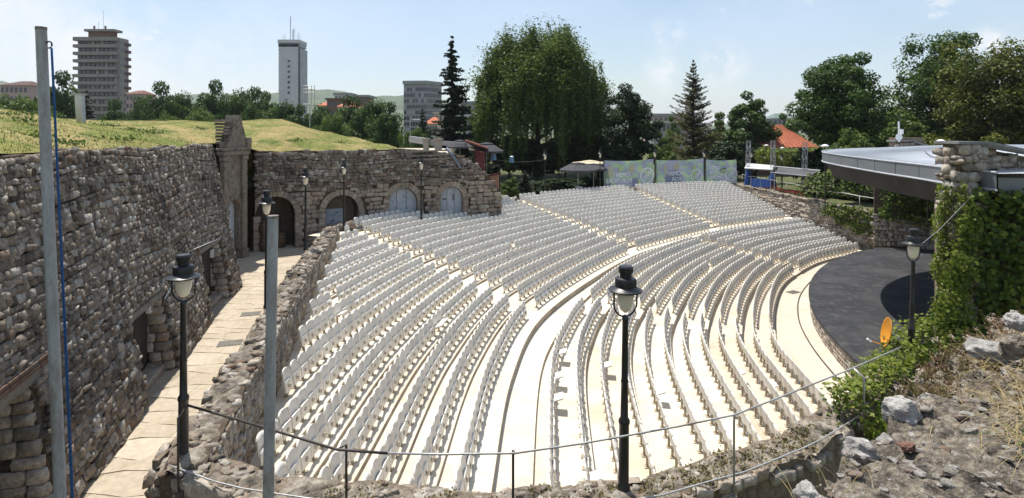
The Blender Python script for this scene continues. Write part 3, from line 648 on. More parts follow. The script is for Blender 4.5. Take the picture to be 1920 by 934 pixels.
for i, (ua, ub, zc) in enumerate(ARCH):
    r = (ub - ua) / 2; c = (ua + ub) / 2; zs = zc - r; nv = 13
    for k in range(nv):                   # voussoirs
        a0, a1 = math.pi * (k + .03) / nv, math.pi * (k + .97) / nv; mb = MB(); V = []
        for dep in (-.09, .25):
            for rr, aa in ((r, a0), (r + RING, a0), (r + RING, a1), (r, a1)):
                V.append(cw_pt(np.clip(c - rr * math.cos(aa), 0, UE), zs + rr * math.sin(aa), dep + .05))
        mb.add(V, [(0, 1, 2, 3), (7, 6, 5, 4), (0, 4, 5, 1), (1, 5, 6, 2), (2, 6, 7, 3), (3, 7, 4, 0)], U(0, 1)); bevel(mb.build('voussoir', ASHLAR, cw), .015)
    for e in (ua - .19, ub + .19):        # jamb blocks
        z = ZA
        while z < zs - .05:
            h = min(U(.32, .5), zs - z); p, t, n = wallframe(np.clip(e, 0.1, UE), z + h / 2, .06); mb = MB(); mb.box(p, (.40, .36, h - .025), np.stack((t, n, (0, 0, 1)), 1), U(0, 1)); bevel(mb.build('jamb_block', ASHLAR, cw), .015); z += h
    if i >= 2:                            # filled with a painted timber door that follows the arch
        pts = [(ua + .02, ZA), (ub - .02, ZA)] + [(c + (r - .02) * math.cos(q), zs + (r - .02) * math.sin(q)) for q in np.linspace(0, math.pi, 15)]
        mb = MB(); V = [cw_pt(u, z, .32) for u, z in pts]; mb.add(V, [tuple(range(len(V)))]); dr = mb.build('arch_door', DOORP, cw)
        for q in (-.32, .30):             # joints of the leaf
            mb = MB(); mb.bar(cw_pt(c + q * r * 1.1, ZA, .30), cw_pt(c + q * r * 1.1, zs + r * .88, .30), .03, .03); mb.build('joint_batten', PLANKG, dr)
        mb = MB(); mb.bar(cw_pt(c - .36 * r, zs + r * .85, .30), cw_pt(c + .34 * r, zs + r * .85, .30), .03, .03); mb.build('joint_batten', PLANKG, dr)
        if i == 2:                        # scribbled blue painting of stairs and huts
            r2 = random.Random(4)
            for q in range(30):
                u0 = c + r2.uniform(-.75, .75) * r; z0 = zs - .9 + r2.uniform(0, 1.9); L_ = r2.uniform(.12, .5); aa = r2.choice((0, .1, 1.57, .6, 2.4))
                if math.hypot(u0 - c, max(0, z0 - zs)) + L_ > r * .95: continue
                mb = MB(); mb.bar(cw_pt(u0, z0, .305), cw_pt(u0 + L_ * math.cos(aa), z0 + L_ * math.sin(aa), .305), .02, .028); mb.build('painted_line', BLUEINK, dr)
        else:
            mb = MB(); mb.bar(cw_pt(c + .2 * r, zs - .2, .28), cw_pt(c + .2 * r, zs + .25, .28), .04, .05); mb.build('door_handle', BLACKM, dr)
            mb = MB(); mb.bar(cw_pt(c - .75 * r, zs - .1, .29), cw_pt(c - .4 * r, zs - .1, .29), .05, .07); mb.build('letter_slot', BLACKM, dr)
    elif i == 1:                          # deep arch with a graffiti covered steel door in the back wall
        q0, q1 = np.array(cw_pt(ua, ZA, 1.08)), np.array(cw_pt(ub, ZA, 1.08)); up = np.array((0, 0, zc - ZA + .1)); mb = MB(); mb.add([q0, q1, q1 + up, q0 + up], [(0, 1, 2, 3)]); mb.build('back_wall', MORTAR_PALE, cw)
        p, t, n = wallframe(c - r * .2, ZA + 1.05, 1.03); mb = MB(); mb.box(p, (1.15, .06, 2.1), np.stack((t, n, (0, 0, 1)), 1)); dr = bevel(mb.build('steel_door', DOORP, cw), .01)
        for q in range(9):
            p2, _, _ = wallframe(c - r * .2 + U(-.4, .4), ZA + U(.6, 1.9), .99); mb = MB(); mb.box(p2, (U(.08, .3), .012, U(.03, .14)), np.stack((t, n, (0, 0, 1)), 1)); mb.build('graffiti_mark', BLUEINK, dr)
    else:                                  # open vault: a dark tunnel behind the first arch
        mb = MB(); prof = [(ua, ZA)] + [(c + r * math.cos(q), zs + r * math.sin(q)) for q in np.linspace(math.pi, 0, 13)] + [(ub, ZA)]
        V = [cw_pt(u, z, 1.05) for u, z in prof] + [cw_pt(u, z, 7.5) for u, z in prof]; n_ = len(prof)
        mb.add(V, [(j, j + 1, n_ + j + 1, n_ + j) for j in range(n_ - 1)] + [tuple(range(n_, 2 * n_))]); mb.build('vault', MORTAR_PALE, cw)
# loophole windows and old timber lacing near the right end
for (x0, x1, y0, y1) in ((824, 843, 310, 316), (854, 869, 307, 315)):
    u0, u1 = AWP.u_of_px(x0), AWP.u_of_px(x1); mY = AWP.at((u0 + u1) / 2)[1]; z0, z1 = CZ - (y1 - YH) / F * mY, CZ - (y0 - YH) / F * mY
    p, t, n = wallframe((u0 + u1) / 2, (z0 + z1) / 2, -.14); R = np.stack((t, n, (0, 0, 1)), 1); mb = MB(); mb.box(p, (u1 - u0 - .1, .1, z1 - z0 - .1), R); wdw = mb.build('loophole', BLACKM, cw)  # black box stands for the dark inside the slot
    for dz, w, h in ((z1 - z0, u1 - u0 + .1, .07), (0, u1 - u0 + .1, .07)): mb = MB(); mb.box(p + np.array((0, 0, dz - (z1 - z0) / 2)), (w, .16, h), R); mb.build('frame', LINTEL, wdw)
    for du in (-1, 1): mb = MB(); mb.box(p + t * du * (u1 - u0) / 2, (.07, .15, z1 - z0), R); mb.build('frame', LINTEL, wdw)
for j, z in enumerate((8.55, 8.25, 7.98)):
    mb = MB(); mb.bar(cw_pt(9.5, z, -.1), cw_pt(12.9, z + .12, -.12), .14, .1); mb.build('timber_course', LINTEL, cw)
mb = MB(); mb.tube([cw_pt(12.2, 8.8, -.2), cw_pt(12.75, 8.1, -.3), cw_pt(13.2, 7.4, -.3)], .09, 8); tag(mb.build('drainpipe', M('blue_grey_pipe', [(.16, .19, .24)], rough=.4, var=.1), None, True), 'short blue-grey drainpipe over the end of the arched wall', 'drainpipe')

# barrels and a crate in the open arch
BARREL = M('barrel_wood', [(.12, .065, .035), (.19, .11, .06)], rough=.7, var=.3, stretch=(4, 4, .5)); HOOP = M('barrel_hoop', [(.08, .08, .085)], rough=.5, metal=.5)
def barrel(x, y, z, lab):
    t_ = thing('barrel', lab, 'barrel', (x, y, z), 'wooden barrels in the first arch'); prof = [(.27, 0), (.33, .22), (.36, .45), (.33, .68), (.27, .9)]
    for k in range(12):
        mb = MB(); a0, a1 = 2 * math.pi * k / 12 + .01, 2 * math.pi * (k + 1) / 12 - .01; V = [(r * math.cos(q), r * math.sin(q), zz) for r, zz in prof for q in (a0, a1)]
        mb.add(V, [(2 * i, 2 * i + 1, 2 * i + 3, 2 * i + 2) for i in range(4)]); mb.build('stave', BARREL, t_)
    mb = MB(); mb.lathe([(.001, .05), (.26, .05), (.27, .86), (.001, .86)], n=12); mb.build('head', BARREL, t_)
    for zz, r in ((.1, .305), (.32, .352), (.58, .352), (.8, .305)): mb = MB(); mb.lathe([(r, -.03), (r + .012, -.03), (r + .012, .03), (r, .03)], (0, 0, zz), 14); mb.build('hoop', HOOP, t_)
cA = (ARCH[0][0] + ARCH[0][1]) / 2
p, t, n = wallframe(ARCH[0][0] + .55, ZA, -.1); barrel(p[0], p[1], ZA, 'dark wooden barrel standing lowest at the left of the open arch')
barrel(p[0], p[1], ZA + .9, 'dark wooden barrel stacked on another at the left of the open arch')
p, t, n = wallframe(ARCH[0][0] + 1.5, ZA, .6); barrel(p[0], p[1], ZA, 'dark wooden barrel standing deeper inside the open arch')

# ---- stone portal with pediment between the two walls
GATE = M('portal_stone', [(.14, .115, .09), (.24, .20, .155), (.33, .285, .23)], scale=2.2, rough=.95, bump=1., bscale=12, var=.45, stain=(.07, .058, .048), sscale=2.2)
g0, g1 = np.array((-15.6, 30.9)), np.array((-15.32, 33.0)); gt = (g1 - g0) / np.linalg.norm(g1 - g0); gn = np.array((gt[1], -gt[0])); GL = np.linalg.norm(g1 - g0)
GR = np.array(((gt[0], gn[0], 0), (gt[1], gn[1], 0), (0, 0, 1)))
def gp(u, d, z): q = g0 + gt * u + gn * d; return np.array((q[0], q[1], z))
gate = thing('stone_portal', 'old stone portal with pilasters and broken pediment beside the arches', 'gate', tuple(gp(GL / 2, 0, ZA)), world_parts=True)
zl = 8.75
mb = MB(); gc, gw, gzs = GL / 2, .52, ZA + 2.85
V, Fs = [], []
outer = [(0, ZA), (0, zl), (GL, zl), (GL, ZA)]
aang = np.linspace(math.pi, 0, 13); inner = [(gc - gw, ZA)] + [(gc + gw * math.cos(q), gzs + gw * math.sin(q)) for q in aang] + [(gc + gw, ZA)]
tops = [(0, ZA)] + [(gc - (gc) * math.cos(math.pi - q) * 1.0 if False else np.interp(q, [0, math.pi], [GL, 0]), zl) for q in aang] + [(GL, ZA)]
for i in range(len(inner) - 1):
    V4 = [gp(inner[i][0], 0, inner[i][1]), gp(inner[i + 1][0], 0, inner[i + 1][1]), gp(tops[i + 1][0], 0, tops[i + 1][1]), gp(tops[i][0], 0, tops[i][1])]; mb.add(V4, [(0, 1, 2, 3)])
    mb.add([gp(inner[i][0], 0, inner[i][1]), gp(inner[i + 1][0], 0, inner[i + 1][1]), gp(inner[i + 1][0], -.45, inner[i + 1][1]), gp(inner[i][0], -.45, inner[i][1])], [(0, 1, 2, 3)])
mb.build('portal_face', GATE, gate)
mb = MB(); mb.box(gp(gc, -.75, (ZA + zl) / 2), (GL, .5, zl - ZA), GR); mb.build('backing', MORTAR, gate)
for u in (.22, GL - .22):
    mb = MB(); mb.box(gp(u, .06, ZA + .25), (.56, .36, .5), GR); bevel(mb.build('pilaster_base', GATE, gate), .03)
    mb = MB(); mb.box(gp(u, .04, (ZA + .5 + zl - .4) / 2), (.44, .3, zl - ZA - .9), GR); bevel(mb.build('pilaster', GATE, gate), .03)
    mb = MB(); mb.box(gp(u, .06, zl - .26), (.54, .36, .28), GR); bevel(mb.build('capital', GATE, gate), .03)
nv = 9
for k in range(nv):
    a0, a1 = math.pi * (k + .04) / nv, math.pi * (k + .96) / nv; V = [gp(gc - rr * math.cos(aa), d, gzs + rr * math.sin(aa)) for d in (.07, -.1) for rr, aa in ((gw, a0), (gw + .26, a0), (gw + .26, a1), (gw, a1))]
    mb = MB(); mb.add(V, [(0, 1, 2, 3), (7, 6, 5, 4), (0, 4, 5, 1), (1, 5, 6, 2), (2, 6, 7, 3), (3, 7, 4, 0)]); mb.build('arch_stone', GATE, gate)
pts = [(gc - gw, ZA), (gc + gw, ZA)] + [(gc + gw * math.cos(q), gzs + gw * math.sin(q)) for q in np.linspace(0, math.pi, 13)]
mb = MB(); mb.add([gp(u, -.3, z) for u, z in pts], [tuple(range(len(pts)))]); dr = mb.build('arched_door', DOORP, gate)
mb = MB(); mb.box(gp(gc - .05, -.27, ZA + 2.65), (.22, .05, .16), GR); mb.build('vent_hole_dark', BLACKM, dr)  # black block in place of the dark inside the vent
mb = MB(); mb.bar(gp(gc - .3, -.27, ZA + 1.0), gp(gc + .6, -.27, ZA + 1.7), .02, .03); mb.build('door_bar', PLANKG, dr)
mb = MB(); mb.box(gp(gc, .05, zl + .02), (GL + .25, .5, .26), GR); bevel(mb.build('lintel', GATE, gate), .04)
mb = MB(); mb.box(gp(gc, .07, zl + .24), (GL + .4, .56, .16), GR); bevel(mb.build('cornice', GATE, gate), .04)
mb = MB(); V = [gp(u, d, z) for d in (.2, -.35) for u, z in ((.35, zl + .32), (GL + .05, zl + .32), (GL - .45, zl + 1.5), (gc + .35, zl + 2.12), (gc - .15, zl + 2.1), (gc - .35, zl + 1.3))]
mb.add(V, [(0, 1, 2, 3, 4, 5), (11, 10, 9, 8, 7, 6)] + [(i, 6 + i, 6 + (i + 1) % 6, (i + 1) % 6) for i in range(6)]); mb.build('pediment', GATE, gate)
for k in range(9): mb = MB(); mb.box(gp(.55 - .02 * k + U(-.05, .05), -.2, zl + .42 + .17 * k), (U(.5, .75), .5, .13), GR, U(0, .4)); mb.build('stone', STONE, gate)
for k, (u, h) in enumerate(((.1, .3), (GL - .05, .55))): mb = MB(); mb.box(gp(u, .15, zl + .32 + h / 2), (.36, .45, h), GR); bevel(mb.build('finial_block', GATE, gate), .04)

# ------------------------------------------------------------------ grassed earth mound behind the walls
RIM = [(-5.0, 3.5)] + [tuple(lw_pt(u, float(lw_top(u)), .25)[:2]) for u in np.linspace(.1, LW.L, 26)] + [(-16.1, 32.6)] + [tuple(cw_pt(u, 8.7, .3)[:2]) for u in np.linspace(.3, 10.6, 18)] + [(-4.6, 41.2), (-3.6, 43.)]
rimz = [9.6] + [float(lw_top(u)) + .02 for u in np.linspace(.1, LW.L, 26)] + [9.3] + [float(aw_top(u)) + .02 for u in np.linspace(.3, 10.6, 18)] + [8.3, 7.9]
RIM = np.array(RIM); dd = [0, .25, .8, 1.6, 2.6, 4, 5.5, 7.5, 10, 13, 16, 20, 25, 32, 42]
tg = np.gradient(RIM, axis=0); tg /= np.linalg.norm(tg, axis=1, keepdims=True); nr = np.column_stack((-tg[:, 1], tg[:, 0]))
for _ in range(9): nr[1:-1] = (nr[:-2] + nr[1:-1] + nr[2:]) / 3
nr /= np.linalg.norm(nr, axis=1, keepdims=True)
nI, nD = len(RIM), len(dd)
crest = np.interp(np.arange(nI), [0, 6, 14, 22, 27, 33, 40, nI - 1], [11.2, 11.3, 11.5, 11.3, 10.75, 10.85, 9.9, 7.6])
prof = np.interp(dd, [0, 1.6, 5.5, 10, 14, 20, 30, 42], [0, .25, .62, .93, 1.0, .9, .2, -1.2])
V = []
for i in range(nI):
    for j, d in enumerate(dd):
        p = RIM[i] + nr[i] * d; z = rimz[i] + (crest[i] - rimz[i]) * prof[j] - (4 if j == nD - 1 else 0)
        z += (.10 * math.sin(p[0] * .8 + p[1] * .5) + .08 * math.sin(p[0] * 1.7 - p[1] * 1.1) + rng.normal(0, .025)) * min(1, d / 2)
        V.append((p[0], p[1], z))
V = np.array(V); Fq = np.array([(i * nD + j, (i + 1) * nD + j, (i + 1) * nD + j + 1, i * nD + j + 1) for i in range(nI - 1) for j in range(nD - 1)])
mound = tag(link('grass_mound', mesh_np('grass_mound', V, Fq, smooth=True), GRASS), kind='structure')
# blades on it
tri = V[Fq]; area = np.linalg.norm(np.cross(tri[:, 1] - tri[:, 0], tri[:, 3] - tri[:, 0]), axis=1)
GB = M('grass_blades', [(.10, .135, .032), (.15, .17, .05), (.22, .20, .075), (.32, .265, .12)], tint=True, rough=.9, var=.2, transl=.3, spec=.1)
def blades(V, Fq, area, n, lo, hi, name, mat, parent, w=.02, near=True, dry=.0):
    c = V[Fq].mean(1); wgt = area * (np.where((c[:, 1] > 1), 1 / np.maximum(np.hypot(c[:, 0], c[:, 1]), 8) ** 1.1, 0) if near else 1); f = rng.choice(len(Fq), n, p=wgt / wgt.sum()); a, b = U(0, 1, n)[:, None], U(0, 1, n)[:, None]
    q = V[Fq[f]]; P = (q[:, 0] * (1 - a) + q[:, 1] * a) * (1 - b) + (q[:, 3] * (1 - a) + q[:, 2] * a) * b
    az = U(0, 6.28, n); d = np.column_stack((np.cos(az), np.sin(az), np.zeros(n))); h = U(lo, hi, n)[:, None]; lean = rng.normal(0, .35, (n, 2)); tip = P + np.column_stack((lean * h, h))
    ww = w * U(.6, 1.5, n)[:, None]; VV = np.stack((P - d * ww, P + d * ww, tip), 1).reshape(-1, 3)
    patch = np.clip(.5 + .9 * np.array([mn.fractal(Vector((x * .22, y * .22, 0)), .8, 2.2, 4) for x, y in P[:, :2]]), 0, 1); tn = np.clip(patch * .75 + rng.normal(0, .17, n) + dry, 0, 1)
    return tag(link(name, mesh_np(name, VV, np.arange(3 * n).reshape(-1, 3), np.repeat(tn, 3)), mat, parent), kind='stuff')
g_o = blades(V, Fq, area, 90000, .025, .075, 'grass', GB, None, w=.012); tag(g_o, 'short half-dry grass covering the earth mound', 'grass')
TF = []
for (x_, y_) in ((180, 214), (214, 226), (228, 234), (285, 250), (296, 236), (262, 240), (60, 268), (130, 262), (40, 240), (330, 246), (380, 240), (500, 252), (560, 262), (640, 270), (690, 258), (20, 215), (240, 262)):
    d_ = (V[:, 0] / V[:, 1] * F + 960 - x_) ** 2 + (YH + F * (CZ - V[:, 2]) / V[:, 1] - y_) ** 2; c_ = V[np.argmin(np.where(V[:, 1] > 5, d_, 1e9))]; TF.append(c_ + rng.normal(0, 1, (90, 3)) * np.array((.3, .3, 0)) + np.column_stack((np.zeros((90, 2)), np.abs(rng.normal(0, .09, 90)))))
TF = np.vstack(TF)

# ------------------------------------------------------------------ ground
mb = MB(); mb.add([(-4000, -300, -.4), (4000, -300, -.4), (4000, 6000, -.4), (-4000, 6000, -.4)], [(0, 1, 2, 3)]); tag(mb.build('ground', SOIL), kind='structure')
ZT = 3.86                                    # park level at the top of the bowl
toprow = [tuple(p) for p in up_row(NU + 1.5, np.linspace(3.1, SEND_U + .2, 30))]
park = [(-300, 46), (-16, 41), (-9, 40.4), (-6.5, 40.0)] + [(-8.9, 36.9)][:0] + toprow + [(29, 60), (34, 47), (37, 36), (300, 30), (300, 420), (-300, 420)]
mb = MB(); mb.add([(x, y, ZT) for x, y in park], [tuple(range(len(park)))]); po = mb.build('park_ground', SOIL); tag(po, kind='structure')
bm = bmesh.new(); bm.from_mesh(po.data); bmesh.ops.triangulate(bm, faces=bm.faces[:]); bm.to_mesh(po.data); bm.free()
mb = MB(); A_ = up_row(NU + 1.52, np.linspace(3.15, 6.2, 30)); B_ = up_row(NU + 4.2, np.linspace(3.15, 6.2, 30)); strip(mb, A_, B_, ZT + .006, ZT + .006); tag(mb.build('promenade_path', ORCH), kind='structure')

# ------------------------------------------------------------------ right-hand retaining wall of the seating bowl
RWP = Path([(24.0, 63.0), (24.6, 57.5), (25.2, 52.2), (25.9, 49.3), (27.6, 45.4), (30.5, 43.0), (34., 41.0)], 1)
rz_top = lambda u: np.interp(u, [0, 5, 12, 19, 26], [4.25, 4.2, 4.05, 3.65, 3.6]) + .05 * np.sin(np.asarray(u) * 2.)
rw = thing('retaining_wall', 'rounded cobble retaining wall closing the right side of the seats', 'wall', (26, 50, .6), world_parts=True)
core(RWP, .4, rz_top, .05, 1.0, [], MORTAR_PALE, rw)
a = lay(RWP, .5, lambda u: rz_top(u) + .02, .24, .3, split=.1); C, T, N = surface(RWP, a, .4, .05); put_stones(rw, C, T, N, np.column_stack((a[:, 2], U(.16, .28, len(a)), a[:, 3])), STONE_PALE, 220)
cap(RWP, rz_top, 1.0, rw, CAPM, 1)
rl = thing('terrace_railing', 'grey pipe railing on top of the cobble retaining wall', 'railing', (26.6, 50, 4), world_parts=True)
pts = [np.array((*(RWP.at(u) - RWP.nor(u) * .7), float(rz_top(u)) + 1.0)) for u in np.linspace(1, 21.5, 16)]
mb = MB(); mb.tube(pts, .035, 6); mb.build('top_rail', STEEL, rl, True)
for i in range(0, 16, 3): mb = MB(); mb.tube([pts[i], pts[i] - np.array((0, 0, 1.05))], .03, 6); mb.build('post', STEEL, rl, True)
pc = [(24.6, 63)] + [tuple(RWP.at(u) - RWP.nor(u) * .9) for u in np.linspace(1, RWP.L, 20)] + [(42, 44), (42, 64)]
mb = MB(); mb.add([(x, y, 3.45) for x, y in pc], [tuple(range(len(pc)))]); o = mb.build('upper_terrace', SOIL); tag(o, kind='structure')
bm = bmesh.new(); bm.from_mesh(o.data); bmesh.ops.triangulate(bm, faces=bm.faces[:]); bm.to_mesh(o.data); bm.free()

# ------------------------------------------------------------------ stage, its roof and the pillar
STAGEM = M('stage_black_boards', [(.022, .023, .026), (.034, .035, .039), (.05, .05, .052)], scale=.5, rough=.75, bump=.15, bscale=30, var=.2, stain=(.085, .082, .08), sscale=2.2, spec=.25)
front = spline([(12.3, 17.2), (12.5, 19.4), (12.85, 22.0), (13.6, 25.2), (14.8, 28.6), (16.9, 32.6), (20.0, 36.7), (23.6, 40.0), (26.6, 41.9)])
fr = front(np.linspace(0, 8, 50)); back = [(34, 41), (36, 30), (30, 17)]
poly = [tuple(p) for p in fr] + back; ZS = CZ - H_STAGE
stage = thing('stage', 'black curved stage platform with a low stone front', 'stage', (20, 28, CZ - H_ORCH), world_parts=True)
mb = MB(); mb.prism(poly, ZS - .12, ZS); so = mb.build('deck', STAGEM, stage)
mb = MB(); f2 = fr + np.array((.12, -.05)); strip(mb, f2, f2, CZ - H_ORCH - .05, ZS - .11); mb.build('front_core', MORTAR_PALE, stage)
SFP = Path([tuple(p) for p in f2], -1); a = lay(SFP, CZ - H_ORCH, ZS - .14, .19, .27, wav=.01, split=.05, hj=.15); C, T, N = surface(SFP, a, 0, 0); put_stones(stage, C, T, N, np.column_stack((a[:, 2], U(.08, .14, len(a)), a[:, 3])), STONE_PALE, 200, sq=True)
mb = MB(); f3 = fr + np.array((-.5, .15)); mb.tube([(x, y, CZ - H_ORCH + .02) for x, y in f3], .03, 6); tag(mb.build('stage_cable', DARKPIPE), 'dark cable lying on the floor along the stage front', 'cable')

ROOFM = M('roof_sheet_metal', [(.40, .42, .45), (.47, .49, .52)], scale=.6, rough=.5, metal=.25, var=.08, bump=.1, stain=(.34, .36, .39), sscale=.4, spec=.4)
FASC = M('grey_fascia_metal', [(.22, .235, .25), (.28, .295, .31)], scale=.5, rough=.42, metal=.5, var=.08)
DRUM = M('dark_painted_drum', [(.018, .016, .015), (.03, .026, .024)], scale=1.2, rough=.7, var=.25, stain=(.05, .045, .042), sscale=.7)
rf = spline([(13.0, 15.4), (13.1, 17.0), (13.6, 19.2), (14.0, 21.6), (14.6, 24.3), (15.3, 27.2), (16.4, 30.4), (18.6, 33.6), (22.0, 36.3), (26.0, 37.8), (30, 38.2)])
RO = rf(np.linspace(0, 10, 61)); rim_back = [(36, 36), (38, 28), (34, 16)]; RP = [tuple(p) for p in RO] + rim_back; RC = np.array((27., 27.))
ZR = CZ - 1.15
roof = thing('stage_roof', 'large rounded grey metal roof cantilevered over the stage', 'roof', (24, 28, 7), world_parts=True)
nP = len(RP); inner = [tuple(RC + (np.array(p) - RC) * .5) for p in RP]
mb = MB(); V = [(x, y, ZR) for x, y in RP] + [(x, y, ZR + .34) for x, y in inner]; mb.add(V, [(i, (i + 1) % nP, nP + (i + 1) % nP, nP + i) for i in range(nP)] + [tuple(range(nP, 2 * nP))]); mb.build('roof_deck', ROOFM, roof)
for k in range(0, 34):                        # standing seams running with the slope
    y = 16.5 + k * .62; xs = np.interp(y, RO[:, 1], RO[:, 0]) + .15
    if y < 37: zc = lambda x, y: ZR + .34 * min(1, 2 * (1 - max(0., min(1., np.linalg.norm(np.array((x, y)) - RC) / np.linalg.norm(np.array((np.interp(y, RO[:, 1], RO[:, 0]), y)) - RC)))))
    if y < 37:
        mb = MB(); mb.tube([(x, y, zc(x, y) + .015) for x in np.linspace(xs, 33, 10)], .022, 4, cap=False); mb.build('standing_seam', ROOFM, roof)
for k in range(0, 60, 4):                     # fascia panels with open joints
    seg = RO[k:k + 5]; d = seg[-1] - seg[0]; d = d / np.linalg.norm(d); seg = seg.copy(); seg[0] = seg[0] + d * .02; seg[-1] = seg[-1] - d * .02
    n2 = np.array((-d[1], d[0])) * .03; mb = MB(); strip(mb, seg + n2, seg + n2, ZR - .42, ZR + .03); mb.build('fascia_panel', FASC, roof)
mb = MB(); strip(mb, RO, RO, ZR - .44, ZR); mb.build('fascia_backing', DRUM, roof)
mb = MB(); mb.tube([(x, y, ZR - .45) for x, y in RO + np.array((-.03, .01))], .035, 5); mb.build('drip_edge', ROOFM, roof)
mb = MB(); mb.tube([(x, y, ZR + .03) for x, y in RO + np.array((-.03, .01))], .03, 5); mb.build('roof_edge', ROOFM, roof)
inn = RC + (RO - RC) * .955; mb = MB(); strip(mb, inn, RO - (RO - RC) * .006, ZR - 1.22, ZR - .46); mb.build('drum', DRUM, roof)
mb = MB(); V = [(x, y, ZR - 1.22) for x, y in inn] + [(x, y, ZR - 1.22) for x, y in rim_back]; mb.add(V, [tuple(range(len(V)))]); mb.build('soffit', DRUM, roof)
# cable and fittings on the roof
mb = MB(); mb.tube([PY(1733, 284, 25) + np.array((0, 0, .02)), PY(1745, 293, 22.5), PY(1770, 300, 20.5), PY(1798, 308, 18.5)], .015, 5); tag(mb.build('roof_cable', BLACKM), 'thin black cable lying across the grey stage roof', 'cable')
BEAMC = M('steel_column_paint', [(.22, .16, .11), (.28, .21, .15)], rough=.6, var=.15)
p = PH(1763, 560, 8.5); p = PY(1763, 480, 18.6); mb = MB(); mb.box((p[0], 18.6, (ZS + ZR - 1.0) / 2), (.2, .26, ZR - 1.0 - ZS)); tag(bevel(mb.build('roof_column', BEAMC), .015), 'brown square steel column holding the near edge of the stage roof', 'column')
# dark back wall of the stage
bw = thing('stage_back_wall', 'dark rubble wall closing the back of the stage under the roof', 'wall', (33, 36, ZS), world_parts=True)
BWP = Path([(26.8, 42.6), (30.6, 40.6), (35.2, 35.5), (36.5, 29)], 1); core(BWP, ZS - .3, ZR - 1.1, 0, .5, [], MORTAR, bw)
a = lay(BWP, ZS, ZS + 2.3, .26, .34); C, T, N = surface(BWP, a, 0, 0); put_stones(bw, C, T, N, np.column_stack((a[:, 2], U(.12, .2, len(a)), a[:, 3])), STONE_PALE, 60)

# pillar of big pale stones with sloping wing wall and slab
PIL = thing('stone_pillar', 'tall pillar of big pale stones rising above the stage roof edge', 'pillar', (12.7, 16, 3), world_parts=True)
px0, px1, pY = 12.42, 13.05, 16.0
mb = MB(); mb.box(((px0 + px1) / 2, pY + .35, 6.2), (px1 - px0 - .08, .62, 6.9)); mb.build('mortar_core', MORTAR_PALE, PIL)
for pth in (Path([(px0, pY), (px1, pY)], 1), Path([(px0, pY + .66), (px0, pY)], 1), Path([(px1, pY), (px1, pY + .66)], 1)):
    a = lay(pth, 2.8, 9.62, .24, .27, split=.2, wav=.05, hj=.4); C, T, N = surface(pth, a, 0, 0); put_stones(PIL, C, T, N, np.column_stack((a[:, 2], U(.2, .32, len(a)), a[:, 3])), STONE_PALE, 120)
wing = Path([(px1 - .05, pY + .25), (15.0, pY + .6)], 1); wt = lambda u: np.interp(u, [0, wing.L], [9.55, 9.22]); core(wing, 8.6, wt, 0, .4, [], MORTAR_PALE, PIL, name='wing_core')
a = lay(wing, 8.62, wt, .2, .27, split=.1); C, T, N = surface(wing, a, 0, 0); put_stones(PIL, C, T, N, np.column_stack((a[:, 2], U(.15, .28, len(a)), a[:, 3])), STONE_PALE, 60)
SLABM = M('slate_slab', [(.17, .17, .17), (.25, .25, .245)], rough=.8, bump=.4, var=.25)
mb = MB(); mb.slab([(px0 - .12, pY - .15, 9.70), (px1 + .1, pY - .15, 9.70), (15.1, pY + .25, 9.36), (15.1, pY + .95, 9.36), (px1, pY + .85, 9.70), (px0 - .12, pY + .8, 9.70)], .07); mb.build('cover_slab', SLABM, PIL)
sr = thing('side_roof', 'flat grey metal roof strip right of the stone pillar above the ivy', 'roof', (15, 16, 8), world_parts=True)
mb = MB(); mb.prism([(px1 + .02, pY + .1), (26, 13.2), (28, 19.), (17, 19.5), (13.6, 16.8)], 8.62, 8.68); mb.build('roof_sheet', ROOFM, sr)
mb = MB(); mb.add([(px1 + .02, pY + .06, 8.25), (26, 13.16, 8.25), (26, 13.16, 8.70), (px1 + .02, pY + .06, 8.70)], [(0, 1, 2, 3)]); mb.build('fascia', FASC, sr)
mb = MB(); mb.box((14.1, pY + .48, 8.78), (2.0, .1, .3)); mb.build('upstand', FASC, sr)
# wall under the side roof that carries the ivy
iw = thing('side_wall', 'dark wall under the side roof hidden by ivy', 'wall', (16, 15, 2), world_parts=True)
mb = MB(); mb.slab([(px1 - .05, pY + .55, 2.0), (26, 13.7, 2.0), (26, 13.7, 8.3), (px1 - .05, pY + .55, 8.3)], .4); mb.build('wall_face', MORTAR, iw)
# ------------------------------------------------------------------ street lamps
def lamp_proto():
    t = thing('street_lamp', '', 'street lamp', (0, 0, 0), 'black lantern street lamps')
    mb = MB(); mb.lathe([(.10, 0), (.10, .06), (.078, .1), (.074, .95), (.085, .97), (.085, 1.02), (.058, 1.06), (.052, 1.55), (.06, 1.57), (.05, 1.6), (.045, 2.44), (.055, 2.47), (.03, 2.52)], n=12); mb.build('post', BLACKM, t, True, 40)
    for s in (-1, 1): mb = MB(); mb.tube([(s * .19 * math.sin(a), 0, 2.68 - .18 * math.cos(a)) for a in np.linspace(0, 1.5, 7)] + [(s * .19, 0, 2.9)], .014, 6); mb.build('bracket_arm', BLACKM, t, True)
    mb = MB(); mb.lathe([(.03, 2.56), (.08, 2.6), (.115, 2.7), (.125, 2.8), (.125, 2.88)], n=14); mb.build('globe', GLOBE, t, True)
    mb = MB(); mb.lathe([(.12, 2.86), (.25, 2.865), (.255, 2.885), (.165, 2.925), (.16, 2.93)], n=20); mb.build('brim', BLACKM, t, True, 30)
    mb = MB(); mb.lathe([(.16, 2.92), (.163, 3.02), (.15, 3.05), (.09, 3.07), (.088, 3.12), (.108, 3.13), (.11, 3.2), (.095, 3.225), (.02, 3.23)], n=16); mb.build('cap', BLACKM, t, True, 30)
    return t
LP = lamp_proto(); first = [True]
